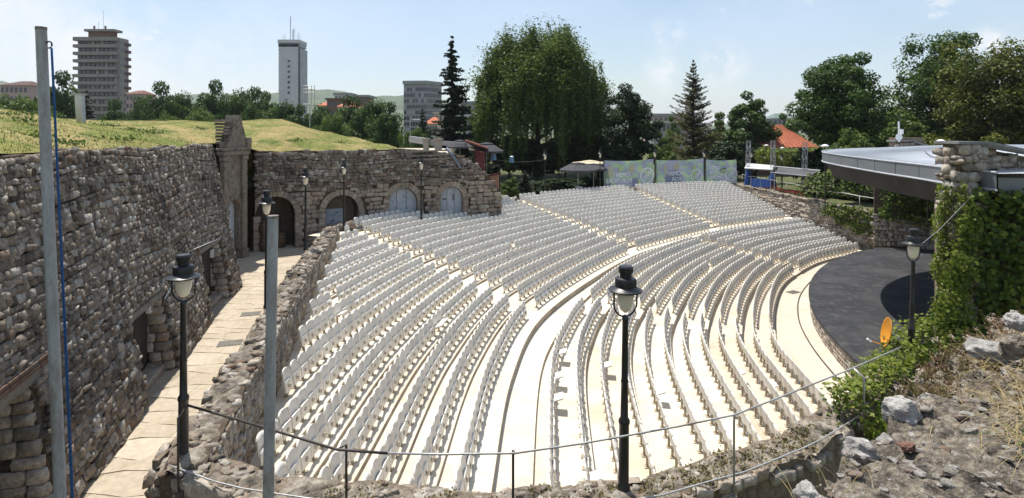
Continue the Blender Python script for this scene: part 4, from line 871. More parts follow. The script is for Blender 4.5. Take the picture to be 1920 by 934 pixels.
def lamp(x, y, z, s, sz, lab, rz=0., tilt=0.):
    o = LP if first[0] else copy_tree(LP); first[0] = False
    o.location = (x, y, z); o.scale = (s, s, sz); o.rotation_euler = (0, tilt, rz); o['label'] = lab; return o
p = PH(1169, 898, 5.22); lamp(p[0], p[1], p[2] - .18, 1, 1.045, 'tall black lantern lamp post on the parapet in front of the middle of the seats', .3, .012)
p = PH(344, 846, 5.2); lamp(p[0], p[1], p[2] - .18, 1, 1.045, 'tall black lantern lamp post on the parapet corner beside the alley', 0)
lamp(9.75, 14.1, 4.05, 1.0, 1.10, 'black lantern lamp post standing in the ivy by the stage end of the parapet', .2, .03)
lamp((497 - 960) / F * 18 + .05, 18, 4.45, 1, 1.14, 'black lantern lamp post on the alley wall behind the short grey pole', .5)
lamp((573 - 960) / F * 27, 27, 4.38, 1, 1.20, 'black lantern lamp post on the alley wall in front of the open arch', .2)
lamp((645 - 960) / F * 33.3, 33.3, 4.3, .9, 1.24, 'black lantern lamp post in front of the arch with the steel door', .7)
lamp((790 - 960) / F * 37.9, 37.9, 3.9, .95, 1.38, 'black lantern lamp post between the two pale arched doors', .1)
for i, (x, Yd, yt, lab) in enumerate(((1022, 52.6, 281, 'lantern lamp post behind the top row left of the dark parasol'), (1125, 57.4, 279, 'lantern lamp post at the left edge of the banners'), (1228, 60.6, 279, 'lantern lamp post between the first and second green banner'),
                       (1320, 62.3, 280, 'lantern lamp post between the second and third green banner'), (1409, 64.6, 281, 'lantern lamp post beside the left truss tower'), (1466, 62., 288, 'lantern lamp post in front of the hedge below the red roofed house'))):
    z1 = CZ - (yt - YH) / F * Yd; lamp((x - 960) / F * Yd, Yd, ZT, .95, (z1 - ZT) / 3.23, lab, i)

# ------------------------------------------------------------------ poles in front
def pole(name, lab, xt, yt, xb, Yd, r, zb=2.8):
    a = PY(xt, yt, Yd); k = (a[2] - zb); b = PY(xb, 934, Yd); f = k / (a[2] - b[2]); b = a + (b - a) * f
    t = thing(name, lab, 'pole', tuple(b), world_parts=True); mb = MB(); n = 9; mb.tube([b + (a - b) * i / n for i in range(n + 1)], [r * 1.12 - r * .12 * i / n for i in range(n + 1)], 14); mb.build('shaft', POLE, t, True, 40)
    mb = MB(); mb.tube([a - np.array((0, 0, .002)), a + np.array((0, 0, .03))], r * 1.04, 14); mb.build('end_cap', M('rusty_cap', [(.16, .12, .09), (.25, .22, .2)], scale=20, rough=.8, var=.3), t)
    return t, a, b
t1, a1, b1 = pole('flag_pole', 'tall grey metal flag pole with a hook near its top', 77, 56, 113, 6., .05)
hk = PY(92, 84, 6.0); mb = MB(); mb.tube([a1 + (b1 - a1) * .018 + np.array((.04, 0, 0))] + [hk + np.array((.03 * math.cos(q), 0, .035 * math.sin(q))) for q in np.linspace(2.6, -1.9, 10)], .008, 6); mb.build('hook', DARKPIPE, t1, True)
ROPE = M('blue_rope', [(.035, .10, .27), (.06, .16, .38)], scale=60, rough=.9, bump=.8, bscale=120, var=.4)
for dx, lab in ((0, 'left strand'),):
    rp_ = thing('rope', 'blue rope hanging from the hook of the flag pole', 'rope', tuple(PY(130, 934, 5.95)), world_parts=True)
    for e, (q0, q1) in enumerate(((0, 0), (.008, .02))):
        pts = [PY(96 + (145 - 96) * s + 1.2 * math.sin(s * 3), 90 + (1200 - 90) * s, 5.97) + np.array((q0 + (q1 - q0) * s, 0, 0)) for s in np.linspace(0, 1, 18)]; mb = MB(); mb.tube(pts, .0075, 6); mb.build('strand', ROPE, rp_, True)
t2, a2, b2 = pole('grey_pole', 'shorter grey metal pole with a rusty top in front of the parapet', 512, 409, 503, 6.6, .058)
# ------------------------------------------------------------------ foliage
def leaf_quads(P, Nn, size, tint, name, mat, parent=None, ratio=.62, fold=.15):
    n = len(P); Nn = Nn / (np.linalg.norm(Nn, axis=1, keepdims=True) + 1e-9); r = rng.normal(0, 1, (n, 3)); A_ = np.cross(Nn, r); A_ /= (np.linalg.norm(A_, axis=1, keepdims=True) + 1e-9); B_ = np.cross(Nn, A_)
    s = (np.asarray(size) * np.ones(n))[:, None]; V = np.stack((P - A_ * s * .5, P + B_ * s * ratio * .5 + Nn * s * fold, P + A_ * s * .5, P - B_ * s * ratio * .5 + Nn * s * fold), 1).reshape(-1, 3)
    return link(name, mesh_np(name, V, np.arange(4 * n).reshape(-1, 4), np.repeat(tint, 4)), mat, parent)
def leafmat(name, cols, transl=.32): return M(name, cols, tint=True, rough=.55, var=.15, transl=transl, bscale=6, spec=.25)
LEAF = leafmat('broad_leaf', [(.022, .05, .011), (.046, .092, .017), (.084, .14, .027), (.135, .19, .04)])
LEAFY = leafmat('olive_leaf', [(.04, .058, .011), (.082, .10, .018), (.135, .148, .025), (.185, .185, .035)])
LEAFL = leafmat('light_leaf', [(.04, .075, .014), (.08, .13, .025), (.125, .185, .035), (.17, .22, .05)])
LEAFD = leafmat('dark_leaf', [(.009, .021, .008), (.018, .036, .011), (.03, .055, .014), (.05, .08, .02)], .22)
WILLOW = leafmat('willow_leaf', [(.026, .052, .011), (.06, .10, .019), (.115, .165, .032), (.185, .235, .055)])
NEEDLE = leafmat('spruce_needle', [(.007, .016, .010), (.014, .028, .016), (.027, .046, .024), (.045, .066, .032)], .12)
PINEB = leafmat('thin_conifer_leaf', [(.05, .052, .02), (.085, .085, .03), (.125, .118, .045), (.165, .15, .065)], .3)
BARK = M('tree_bark', [(.045, .035, .027), (.085, .068, .052)], rough=1, bump=1, bscale=18, var=.35, stretch=(3, 3, .7))
def limbs(t, h, rad, trunk_h, r0, n, mat=BARK, seed=0, name='trunk'):
    rr = np.random.default_rng(seed); mb = MB(); mb.tube([(rr.normal(0, .03) * i, rr.normal(0, .03) * i, h * .78 * i / 6) for i in range(7)], [r0 * (1 - .14 * i) for i in range(7)], 8)
    for k in range(n):
        z0 = trunk_h + (h * .62 - trunk_h) * k / n; a = k * 2.4 + rr.uniform(-.4, .4); L_ = rad * rr.uniform(.55, .85) * (1 - .45 * k / n)
        pts = [(math.cos(a) * L_ * s, math.sin(a) * L_ * s, z0 + L_ * (.75 * s + .1 * s * s)) for s in (0, .35, .7, 1)]; mb.tube(pts, [r0 * .42 * (1 - .28 * i) for i in range(4)], 5)
    mb.build(name, mat, t, True)
def broadleaf(name, lab, h, rad, seed, mat, nclump=58, nleaf=130, leaf=.38, trunk_h=None, group='trees around the park', lobes=0.2, low=.18, top=1.0, cr=.3, cat='tree', shape=1.0):
    nclump = int(nclump * 1.35); nleaf = int(nleaf * 1.7); rr = np.random.default_rng(seed); trunk_h = h * .2 if trunk_h is None else trunk_h; t = thing(name, lab, cat, (0, 0, 0), group)
    limbs(t, h, rad, trunk_h, max(.06, h * .02), 9, seed=seed)
    zc = (h * low + h) / 2; hz = (h - h * low) / 2; d = rr.normal(0, 1, (nclump, 3)); d /= np.linalg.norm(d, axis=1, keepdims=True)
    wob = 1 + lobes * np.sin(d[:, 0] * 3.1 + seed) * np.sin(d[:, 2] * 4.3 + seed * 2) + rr.normal(0, lobes * .6, nclump); rf_ = rr.uniform(.2, .92, nclump) ** .6 * wob
    zz = d[:, 2] * rf_; tp = np.where(zz > 0, 1 - .28 * shape * zz, 1 - .15 * zz ** 2); C = np.column_stack((d[:, 0] * rf_ * rad * tp, d[:, 1] * rf_ * rad * tp, zc + zz * hz * .93))
    R_ = rad * cr * rr.uniform(.6, 1.25, nclump); P, N_, T_ = [], [], []
    for c, r_ in zip(C, R_):
        q = rr.normal(0, 1, (nleaf, 3)); q /= np.linalg.norm(q, axis=1, keepdims=True); rad_ = rr.uniform(.35, 1.08, (nleaf, 1)) ** .6; P.append(c + q * rad_ * r_ * np.array((1, 1, .72))); N_.append(q * .6 + rr.normal(0, .55, (nleaf, 3)) + (0, 0, .55))
        T_.append(np.clip(.42 + rr.normal(0, .1) + rr.normal(0, .17, nleaf) + .1 * q[:, 2], 0, 1))
    P = np.vstack(P); leaf_quads(P, np.vstack(N_), leaf * rr.uniform(.6, 1.35, len(P)), np.concatenate(T_), 'crown', mat, t); return t
def weeping(name, lab, h, rad, seed):
    rr = np.random.default_rng(seed); t = thing(name, lab, 'tree', (0, 0, 0)); limbs(t, h, rad, h * .25, .42, 10, seed=seed); P, N_, T_ = [], [], []
    anch = [(rr.uniform(0, 6.28), rr.uniform(.05, 1) ** .55, rr.normal(0, .045), rr.normal(0, .12)) for _ in range(140)]
    for k in range(1050):
        a, q, dz, dt = anch[k % 140]; x, y = math.cos(a) * rad * q + rr.normal(0, .7), math.sin(a) * rad * q + rr.normal(0, .7)
        lob = 1 + .16 * math.sin(a * 3 + 1.1) + .1 * math.sin(a * 7); zt = h * (.955 - .36 * q ** 2.0 * lob + .17 * mn.noise(Vector((x * .33, y * .33, 4.))) + .08 * mn.noise(Vector((x * 1.1, y * 1.1, 1.))) + dz + rr.normal(0, .012) - (.16 * max(0, -x / rad - .35))); L_ = min(zt - .6, h * rr.uniform(.14, .42) * (.6 + .8 * q))
        n = int(L_ / .055); s = np.linspace(0, 1, n); cx, cy = x * (1 + .07 * s) + .25 * np.sin(s * 3 + k), y * (1 + .07 * s) + .2 * np.sin(s * 2.4 + k)
        arch = .5 * (1 - np.minimum(1, s * 5)) ** 2; P.append(np.column_stack((cx, cy, zt - L_ * s - arch * .4)) + rr.normal(0, .12, (n, 3)) * np.array((1, 1, .5))); N_.append(rr.normal(0, 1, (n, 3)) + np.array((x, y, 0)) / rad * 1.0 + (0, 0, .2)); T_.append(np.clip(.42 + dt + rr.normal(0, .06) + rr.normal(0, .14, n), 0, 1))
        if k % 2 == 0:
            m = 70; P.append(np.array((x, y, zt - .2)) + rr.normal(0, .65, (m, 3))); N_.append(rr.normal(0, .6, (m, 3)) + (0, 0, .8)); T_.append(np.clip(rr.normal(.55, .15, m), 0, 1))
    P = np.vstack(P); N_ = np.vstack(N_); leaf_quads(P, N_, rr.uniform(.2, .5, len(P)), np.concatenate(T_), 'crown', WILLOW, t, ratio=.4); return t
def spruce(name, lab, h, rad, seed, mat, tiers=26, sparse=0, droop=.35, cat='tree', dens=1., jag=.25, leaf=.4):
    rr = np.random.default_rng(seed); t = thing(name, lab, cat, (0, 0, 0)); mb = MB(); mb.tube([(0, 0, 0), (0, 0, h * .5), (0, 0, h * .98)], [h * .018, h * .011, .02], 7); P, N_, T_ = [], [], []
    for k in range(tiers):
        f = k / (tiers - 1); z0 = h * (.06 + .93 * f); R0 = rad * (1 - f) ** .82 + .12; nb = max(6, int(17 * (1 - f * .5)))
        for b in range(nb):
            a = rr.uniform(0, 6.28); L_ = R0 * rr.uniform(1 - jag * 1.6, 1 + jag); z0 = h * (.06 + .93 * f) + rr.normal(0, .022) * h * (1 - f) ** .5
            if rr.uniform() < sparse: continue
            n = max(9, int(L_ * 34 * dens)); s = rr.uniform(.08, 1, n); zz = z0 - droop * L_ * s + .22 * L_ * s * s + rr.normal(0, .04, n); wd = .34 * L_ * (1 - s * .75); off = rr.uniform(-1, 1, n) * wd
            P.append(np.column_stack((math.cos(a) * L_ * s - math.sin(a) * off, math.sin(a) * L_ * s + math.cos(a) * off, zz - abs(off) * .35 - rr.uniform(0, .12, n)))); N_.append(rr.normal(0, .5, (n, 3)) + (0, 0, 1)); T_.append(np.clip(rr.normal(.3, .1) + .35 * s + rr.normal(0, .12, n), 0, 1))
            mb.tube([(0, 0, z0), (math.cos(a) * L_ * .9, math.sin(a) * L_ * .9, z0 - droop * L_ * .8 + .16 * L_)], [.035, .01], 3, cap=False)
    mb.build('trunk', BARK, t); P = np.vstack(P); leaf_quads(P, np.vstack(N_), leaf * rr.uniform(.6, 1.3, len(P)), np.concatenate(T_), 'crown', mat, t, ratio=.5); return t
def put(t, x, yt, Yd, zb=ZT, h=None, w=None, rz=0.):           # top at photo row yt
    z1 = CZ + (YH - yt) / F * Yd; s = (z1 - zb) / h; t.location = ((x - 960) / F * Yd, Yd, zb); t.scale = (w or s, w or s, s); t.rotation_euler.z = rz; return t
def hgt(yt, Yd, zb=ZT): return CZ + (YH - yt) / F * Yd - zb
put(spruce('spruce_tree', 'tall dark spruce tree with drooping branches behind the cafe roof', hgt(66, 74), 3.5, 3, NEEDLE, 30, droop=.3, dens=1.3, jag=.35), 848, 66, 74, h=hgt(66, 74))
h = hgt(62, 76); put(weeping('willow_tree', 'huge weeping willow behind the top rows of seats', h, 8.6, 5), 1008, 62, 76, h=h)
h = hgt(118, 84); put(broadleaf('broadleaf_tree', 'dark broadleaf tree crowding the right side of the willow', h, 4.6, 21, LEAF, 60, 130), 1085, 118, 84, h=h)
h = hgt(150, 68); put(broadleaf('broadleaf_tree', 'very dark dense round-topped tree behind the first green banner', h, 3.4, 22, LEAFD, 66, 150, .3, low=.04, shape=1.4), 1180, 150, 68, h=h)
h = hgt(112, 80); put(spruce('thin_conifer', 'sparse brownish conifer with a see-through pointed top', h, 4.0, 9, PINEB, 30, .38, -.1, dens=1.5, jag=.4, leaf=.26), 1300, 112, 80, h=h)
h = hgt(166, 82); put(broadleaf('broadleaf_tree', 'feathery mid-green tree left of the red roofed house', h, 3.3, 23, LEAF, 50, 120, low=.1), 1397, 166, 82, h=h)
h = hgt(88, 62) * 1.07; put(broadleaf('broadleaf_tree', 'big oval dark green tree left of the antenna mast', h, 4.5, 24, LEAF, 84, 150, .32, low=.15, cr=.27), 1570, 94, 62, h=h / 1.07)
h = hgt(60, 66) * 1.07; put(broadleaf('broadleaf_tree', 'big broad dark green tree behind the antenna mast', h, 5.6, 25, LEAF, 84, 150, .34, low=.06, cr=.27), 1765, 64, 66, h=h / 1.07)
h = hgt(80, 50) * 1.07; put(broadleaf('broadleaf_tree', 'large olive-tinted tree behind the stone pillar', h, 5.0, 26, LEAFY, 84, 150, .3, low=.05, cr=.27), 1868, 84, 50, h=h / 1.07)
h = hgt(40, 56); put(broadleaf('broadleaf_tree', 'tall olive tree cut by the right edge of the picture', h, 4.2, 27, LEAFY, 60, 130, .3, low=.05), 1965, 40, 56, h=h)
bl = broadleaf('broadleaf_tree', 'light green young tree just above the far edge of the stage roof', 8, 2.6, 31, LEAFL, 44, 110, .26, low=.1); put(bl, 1602, 236, 52, h=8, w=.85)
def cp(src, lab, x, yt, Yd, h, w, rz, zb=ZT, group=None):
    o = copy_tree(src); o['label'] = lab; put(o, x, yt, Yd, zb, h, w, rz)
    return o
cp(bl, 'light green tree between the two big trees behind the stage roof', 1690, 202, 57, 8, 1.3, 1.2)
cp(bl, 'mid green tree filling the gap left of the olive tree', 1655, 176, 68, 8, 1.7, 2.6)
# tree line behind the mound, three kinds
GRP = 'trees and bushes beyond the mound'
b1 = broadleaf('broadleaf_tree', 'dark rounded tree beside the apartment tower', 10, 4.2, 41, LEAF, 46, 120, .42, low=.05, group=GRP); put(b1, 118, 140, 112, 3, 10, 1.0)
b2 = broadleaf('broadleaf_tree', 'light green bushy tree at the left edge beyond the mound', 10, 4.6, 42, LEAFL, 46, 120, .42, low=.05, group=GRP); put(b2, 22, 163, 92, 3, 10, .95)
b3 = broadleaf('broadleaf_tree', 'dark broad tree nearest the white slab tower foot', 10, 4.4, 43, LEAF, 50, 120, .42, low=.04, group=GRP); put(b3, 528, 183, 105, 3, 10, .9)
for i, (src, x, yt, Yd, w, lab) in enumerate(((b2, 60, 168, 100, .8, 'light green bush right of the flag pole foot line'), (b1, 212, 190, 100, .6, 'low dark bush at the foot of the apartment tower'), (b3, 262, 172, 135, .75, 'slim tree right of the apartment tower'),
    (b1, 305, 158, 118, 1.0, 'dark tree, first of the line right of the apartment tower'), (b3, 345, 166, 122, .95, 'tree, second of the line right of the apartment tower'), (b1, 402, 156, 120, 1.05, 'tallest dark tree left of the portal pediment'),
    (b3, 446, 160, 116, .95, 'dark tree directly behind the portal pediment'), (b1, 478, 168, 112, .85, 'dark tree right behind the portal pediment'), (b2, 376, 190, 88, .62, 'light green bush in front of the dark tree line left of the portal'),
    (b2, 320, 200, 86, .5, 'low light bush on the mound edge left of the portal'), (b1, 560, 200, 96, .65, 'round bush under the white slab tower'), (b3, 598, 190, 104, .75, 'tree in front of the orange roofs'), (b2, 624, 200, 92, .55, 'light bush below the orange roofs'),
    (b1, 662, 184, 108, .95, 'dark tree right of the orange roofs'), (b3, 702, 180, 104, 1.05, 'large dark tree left of the office block'), (b1, 727, 196, 98, .72, 'dark tree touching the left side of the office block'), (b2, 775, 231, 84, .42, 'round light bush in front of the office block'), (b1, 500, 176, 125, .85, 'dark tree left of the white slab tower'))):
    cp(src, lab, x, yt, Yd, 10, w, i * 1.3, 3)
h = hgt(205, 110); put(spruce('spruce_tree', 'small dark spruce in front of the office block', h, 2.6, 13, NEEDLE, 18, dens=.9), 792, 205, 110, h=h)
h = hgt(170, 100, 3); put(spruce('spruce_tree', 'small spruce left of the apartment tower foot', h, 2.8, 14, NEEDLE, 16, dens=.8), 163, 170, 100, 3, h)
# shrubs around the park edge
s1 = broadleaf('shrub', 'dark shrub behind the dark parasol', 4, 2.0, 51, LEAFD, 30, 110, .26, .3, 'shrubs behind the top rows', low=.0, cat='shrub'); put(s1, 1060, 240, 74, h=4, w=1.7)
for i, (src, x, yt, Yd, w, lab) in enumerate(((s1, 955, 238, 73, 1.7, 'dark shrub under the left of the willow'), (s1, 1008, 244, 72, 1.7, 'dark shrub under the middle of the willow'), (s1, 1112, 238, 73, 1.7, 'dark shrub at the right foot of the willow'), (s1, 1150, 280, 66, 1.1, 'dark shrub behind the left half of the first banner'),
    (s1, 1375, 250, 72, 1.5, 'dark shrub behind the third banner'), (s1, 1398, 270, 70, .8, 'dark shrub beside the left truss tower'), (s1, 1530, 262, 62, 1.2, 'dark shrub behind the far end of the stage roof'), (s1, 1640, 262, 54, 1.5, 'dark shrub behind the middle of the stage roof'), (s1, 1740, 250, 56, 1.8, 'dark shrub behind the roof chimney'), (s1, 1830, 250, 48, 1.6, 'dark shrub left of the olive tree trunk'), (s1, 1920, 250, 46, 1.6, 'dark shrub at the far right behind the side roof'))):
    cp(src, lab, x, yt, Yd, 4, w, i * 1.7)
for i, (x, yt, Yd, w, lab) in enumerate(((1003, 336, 57, .9, 'low dark shrub added to darken the lawn left of the lamp post under the willow'), (1045, 330, 60, 1.0, 'low dark shrub added to darken the lawn right of the lamp post under the willow'), (1075, 332, 62, 1.0, 'low dark shrub added to darken the lawn behind the small white cafe table'), (1112, 330, 63, 1.0, 'low dark shrub added to darken the lawn beside the left edge of the first banner'), (965, 330, 56, .8, 'low dark shrub added to darken the lawn behind the small conifer'))): cp(s1, lab, x, yt, Yd, 4, w, i * 2.2)  # added shrubs, dark leaves in place of willow shade on the lawn
s2 = broadleaf('shrub', 'pale green creeper-like shrub between the dark tree and the thin conifer', 4, 1.8, 52, LEAFL, 30, 110, .25, .3, 'shrubs behind the top rows', low=.0, cat='shrub'); put(s2, 1240, 256, 76, h=4, w=1.0)
for i, (src, x, yt, Yd, w, lab) in enumerate(((s2, 1262, 226, 120, 1.1, 'light shrub in front of the distant shopping building'), (s2, 1355, 222, 92, 1.6, 'light green shrub right of the thin conifer'), (s2, 956, 337, 50, .52, 'bright green rounded shrub by the end of the arched wall'), (s2, 1475, 222, 120, 1.5, 'green shrub above the red roof'))):
    cp(src, lab, x, yt, Yd, 4, w, i * 2.1)
h = hgt(320, 51.5); put(spruce('small_conifer', 'small bushy conifer beside the bright green shrub', h, 1.0, 16, NEEDLE, 12, dens=2.2, cat='shrub', leaf=.14), 984, 320, 51.5, h=h)

tag(leaf_quads(TF, rng.normal(0, .6, TF.shape) + (0, 0, .5), .11 * U(.5, 1.4, len(TF)), U(0, .7, len(TF)), 'weeds', LEAFL), 'scattered green weed tufts on the grassy mound', 'weeds', kind='stuff')
# ------------------------------------------------------------------ ivy
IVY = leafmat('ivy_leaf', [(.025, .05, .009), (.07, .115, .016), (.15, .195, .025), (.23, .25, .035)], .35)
def ivy(name, lab, quads, dens, size, depth=.18, cat='ivy', parent=None, tb=.45):  # tb: sunlit patches tinted yellower, shaded ones darker
    """quads: list of 4 corner surfaces with outward side given by their winding"""
    t = thing(name, lab, cat, tuple(np.mean(np.array(quads).reshape(-1, 3), 0)), world_parts=True); P, N_, T_ = [], [], []
    for q in quads:
        q = np.array(q, float); nn = np.cross(q[1] - q[0], q[3] - q[0]); ar = np.linalg.norm(nn); nn /= ar; n = int(ar * dens); a, b = U(0, 1, n)[:, None], U(0, 1, n)[:, None]
        p = (q[0] * (1 - a) + q[1] * a) * (1 - b) + (q[3] * (1 - a) + q[2] * a) * b; bul = (.5 + .5 * np.sin(p[:, 0] * 2.3 + p[:, 2] * 1.9) * np.sin(p[:, 2] * 3.1 + p[:, 1] * 2.))[:, None]
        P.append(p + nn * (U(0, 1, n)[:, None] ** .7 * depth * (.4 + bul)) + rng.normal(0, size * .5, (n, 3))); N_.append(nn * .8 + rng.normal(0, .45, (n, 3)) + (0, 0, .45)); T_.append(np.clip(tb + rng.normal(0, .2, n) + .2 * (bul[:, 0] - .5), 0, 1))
        mb_ = MB()
    P = np.vstack(P); leaf_quads(P, np.vstack(N_), size * U(.6, 1.35, len(P)), np.concatenate(T_), 'leaves', IVY, t, ratio=.85, fold=.12)
    mb = MB(); c = len(quads)
    for q in quads[:6]:
        q = np.array(q, float)
        for k in range(3):
            a = U(.1, .9); p0 = q[0] * (1 - a) + q[1] * a; p1 = q[3] * (1 - a) + q[2] * a; mb.tube([p0, (p0 + p1) / 2 + rng.normal(0, .06, 3), p1], [.016, .012, .006], 4)
    tag(mb.build('stems', BARK, t), kind='stuff'); return t
iz = lambda x, y, Yd: PY(x, y, Yd)
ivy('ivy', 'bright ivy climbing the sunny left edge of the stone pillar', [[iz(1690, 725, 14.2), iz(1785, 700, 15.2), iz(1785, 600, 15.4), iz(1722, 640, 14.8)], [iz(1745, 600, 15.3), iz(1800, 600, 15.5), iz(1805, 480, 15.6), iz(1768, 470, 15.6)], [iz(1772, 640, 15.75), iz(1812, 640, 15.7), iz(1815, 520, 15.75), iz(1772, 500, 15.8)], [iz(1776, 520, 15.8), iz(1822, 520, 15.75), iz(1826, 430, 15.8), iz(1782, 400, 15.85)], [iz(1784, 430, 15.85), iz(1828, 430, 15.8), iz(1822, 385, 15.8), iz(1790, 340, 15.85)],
    [iz(1745, 700, 15.0), iz(1800, 690, 15.3), iz(1812, 600, 15.7), iz(1755, 600, 15.4)], [iz(1770, 640, 16.6), iz(1772, 640, 15.75), iz(1790, 350, 15.85), iz(1788, 350, 16.6)]], 520, .10, .3, tb=.55)
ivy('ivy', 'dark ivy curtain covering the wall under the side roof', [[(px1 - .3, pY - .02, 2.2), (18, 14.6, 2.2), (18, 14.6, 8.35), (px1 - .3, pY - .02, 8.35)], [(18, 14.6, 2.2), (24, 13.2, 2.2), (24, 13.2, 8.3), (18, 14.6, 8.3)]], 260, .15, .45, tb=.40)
q0 = lambda u, d, z: (*(PF.at(u) + PF.nor(u) * d), z)
uI = PF.L - 4.9
qs = []
for k in range(5):
    ua, ub = uI + k * .98, uI + (k + 1) * .98; za = 4.66 - .04 * k; qs.append([q0(ua, .12, 2.6), q0(ub, .12, 2.6), q0(ub, .08, za), q0(ua, .08, za)]); qs.append([q0(ua, .1, za), q0(ub, .1, za), q0(ub, -.55, za + .05), q0(ua, -.55, za + .05)])
ivy('ivy', 'thick ivy tinted sunlit yellow-green, draped over the end of the near parapet', qs, 620, .095, .34, tb=.62)
e1 = PF.at(PF.L); ivy('ivy', 'ivy bank joining the parapet end to the pillar foot', [[(9.7, 14.2, 2.4), (12.4, 15.6, 2.4), (12.5, 15.7, 4.9), (9.8, 14.2, 4.65)], [(9.8, 14.2, 4.6), (12.5, 15.7, 4.9), (12.5, 16.3, 4.8), (9.6, 15., 4.4)]], 380, .11, .34, tb=.6)
rq = lambda u0, u1, z0, z1, d=.08: [(*(RWP.at(u0) + RWP.nor(u0) * d), z0), (*(RWP.at(u1) + RWP.nor(u1) * d), z0), (*(RWP.at(u1) + RWP.nor(u1) * d), z1), (*(RWP.at(u0) + RWP.nor(u0) * d), z1)]
ivy('ivy', 'ivy hanging over the cobble retaining wall', [rq(14.8, 16, 3.0, 3.95), rq(16, 17.4, 2.3, 3.9), rq(17.4, 19, 1.9, 3.85), rq(19, 20.5, 2.6, 3.8), rq(20.5, 24, 2.9, 3.9)], 130, .2, .3, tb=.42)
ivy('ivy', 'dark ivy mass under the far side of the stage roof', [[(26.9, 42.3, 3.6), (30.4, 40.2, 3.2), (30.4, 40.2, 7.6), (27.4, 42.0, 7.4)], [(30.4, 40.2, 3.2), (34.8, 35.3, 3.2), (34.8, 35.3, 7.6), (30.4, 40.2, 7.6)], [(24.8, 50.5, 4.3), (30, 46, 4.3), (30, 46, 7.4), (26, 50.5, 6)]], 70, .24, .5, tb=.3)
hq = [[PY(x0, 318, 67), PY(x0 + 26, 318, 66.5), PY(x0 + 26, 291, 66.5), PY(x0, 291, 67)] for x0 in range(1418, 1540, 25)]
ivy('hedge', 'yellow-green clipped hedge below the red roofed house', hq + [[PY(x0, 291, 67), PY(x0 + 26, 291, 66.5), PY(x0 + 26, 287, 68.4), PY(x0, 287, 69)] for x0 in range(1418, 1540, 25)], 60, .3, .5, cat='hedge', tb=.7)
# ------------------------------------------------------------------ far buildings
def W(name, c, **k): return M(name, c, rough=.85, var=.08, bscale=2, **k)
BEIGE = W('beige_concrete', [(.22, .20, .175), (.27, .245, .215)], scale=.15); BROWNB = W('brown_brick', [(.15, .085, .06), (.19, .11, .08)], scale=.3)
WHITEB = W('white_slab', [(.46, .455, .46), (.52, .515, .52)], scale=.1); GREYB = W('grey_render', [(.25, .245, .25), (.30, .295, .30)], scale=.2); REDR = W('red_roof_tiles', [(.36, .10, .055), (.44, .15, .08)], scale=.8, bump=.5)
PANE = M('window_glass', [(.03, .035, .045), (.075, .085, .10)], scale=.25, rough=.12, var=.3, spec=.6); BLIND = M('window_blind', [(.36, .36, .35)], rough=.8)
PINKB = W('pink_render', [(.42, .30, .28)]); CREAM = W('cream_render', [(.48, .44, .36)])
def quadbox(x0, x1, Yd, dep): X0, X1 = (x0 - 960) / F * Yd, (x1 - 960) / F * Yd; return X0, X1
def sub_of(o, part): o.parent = part; o.matrix_parent_inverse = part.matrix_parent_inverse.inverted() @ Matrix.Translation(-part.parent.location) if False else Matrix(); return o
def bz(y, Yd): return CZ - (y - YH) / F * Yd
_wm = {}
def winmesh(w, h, m, d=.25):
    k = (round(w, 2), round(h, 2), m.name)
    if k not in _wm: mb = MB(); mb.box((0, 0, 0), (w, d, h)); _wm[k] = mb.mesh('window'); _wm[k].materials.append(m)
    return _wm[k]
# apartment tower on the left
Yd = 230.; X0, X1 = quadbox(141, 220, Yd, 6); zt, zb_ = bz(70, Yd), 2.
ap = thing('apartment_tower', 'brown and grey apartment tower with banded balconies left of the sky', 'building', ((X0 + X1) / 2, Yd, 2.), world_parts=True)
mb = MB(); mb.box(((X0 + X1) / 2, Yd + 3, (zt + zb_) / 2), (X1 - X0 - 1.2, 4.6, zt - zb_)); mb.build('wall', BROWNB, ap)
mb = MB(); mb.box((X1 - .1, Yd + 3.2, (zt + zb_) / 2), (1.4, 5.4, zt - zb_ - .2)); mb.build('side_wall', BEIGE, ap)
fl = 2.95
for k in range(14):
    z = zt - fl * k
    if z < 4: break
    mb = MB(); mb.box(((X0 + X1) / 2, Yd - .1, z - (.75 if k == 0 else .62)), (X1 - X0 + .2, 2.2, 1.5 if k == 0 else 1.25)); mb.build('balcony_band', BEIGE, ap)
    for j in range(9):
        w = (1.3, 1.0, 1.5, 1.1)[(j * 3 + k) % 4]; x = X0 + 1.3 + j * (X1 - X0 - 2.4) / 8; o = link('window', winmesh(w, 1.35, BLIND if rng.random() < .22 else PANE), None, ap); o.location = Vector((x, Yd + .62, z - 2.05)) - ap.location; o.matrix_parent_inverse = Matrix()
    for j in range(2):
        o = link('window', winmesh(1.0, 1.3, PANE), None, ap); o.matrix_parent_inverse = Matrix(); o.rotation_euler.z = math.pi / 2; o.location = Vector((X1 + .55, Yd + 1.6 + j * 2.1, z - 2.05)) - ap.location
    mb = MB(); mb.box((X1 + .9, Yd + 5.3, z - 2.3), (1.3, 1.6, 1.2)); mb.build('side_balcony', BROWNB, ap)
pz = bz(60, Yd); PX0, PX1 = quadbox(162, 204, Yd, 1); mb = MB(); mb.box(((PX0 + PX1) / 2, Yd + 3, zt + 1.2), (PX1 - PX0, 4, 2.6)); mb.build('penthouse', BROWNB, ap)
mb = MB(); mb.box(((PX0 + PX1) / 2 + .5, Yd + 2.6, zt + 2.9), (PX1 - PX0 + 3.2, 5, .9)); ap_roof = mb.build('roof', BEIGE, ap)
for x, h in ((170, 1.6), (191, 1.6)): mb = MB(); mb.box((quadbox(x, x, Yd, 0)[0], Yd + 2, zt + 3.3 + h / 2), (.5, .5, h)); sub_of(mb.build('chimney', BROWNB), ap_roof)
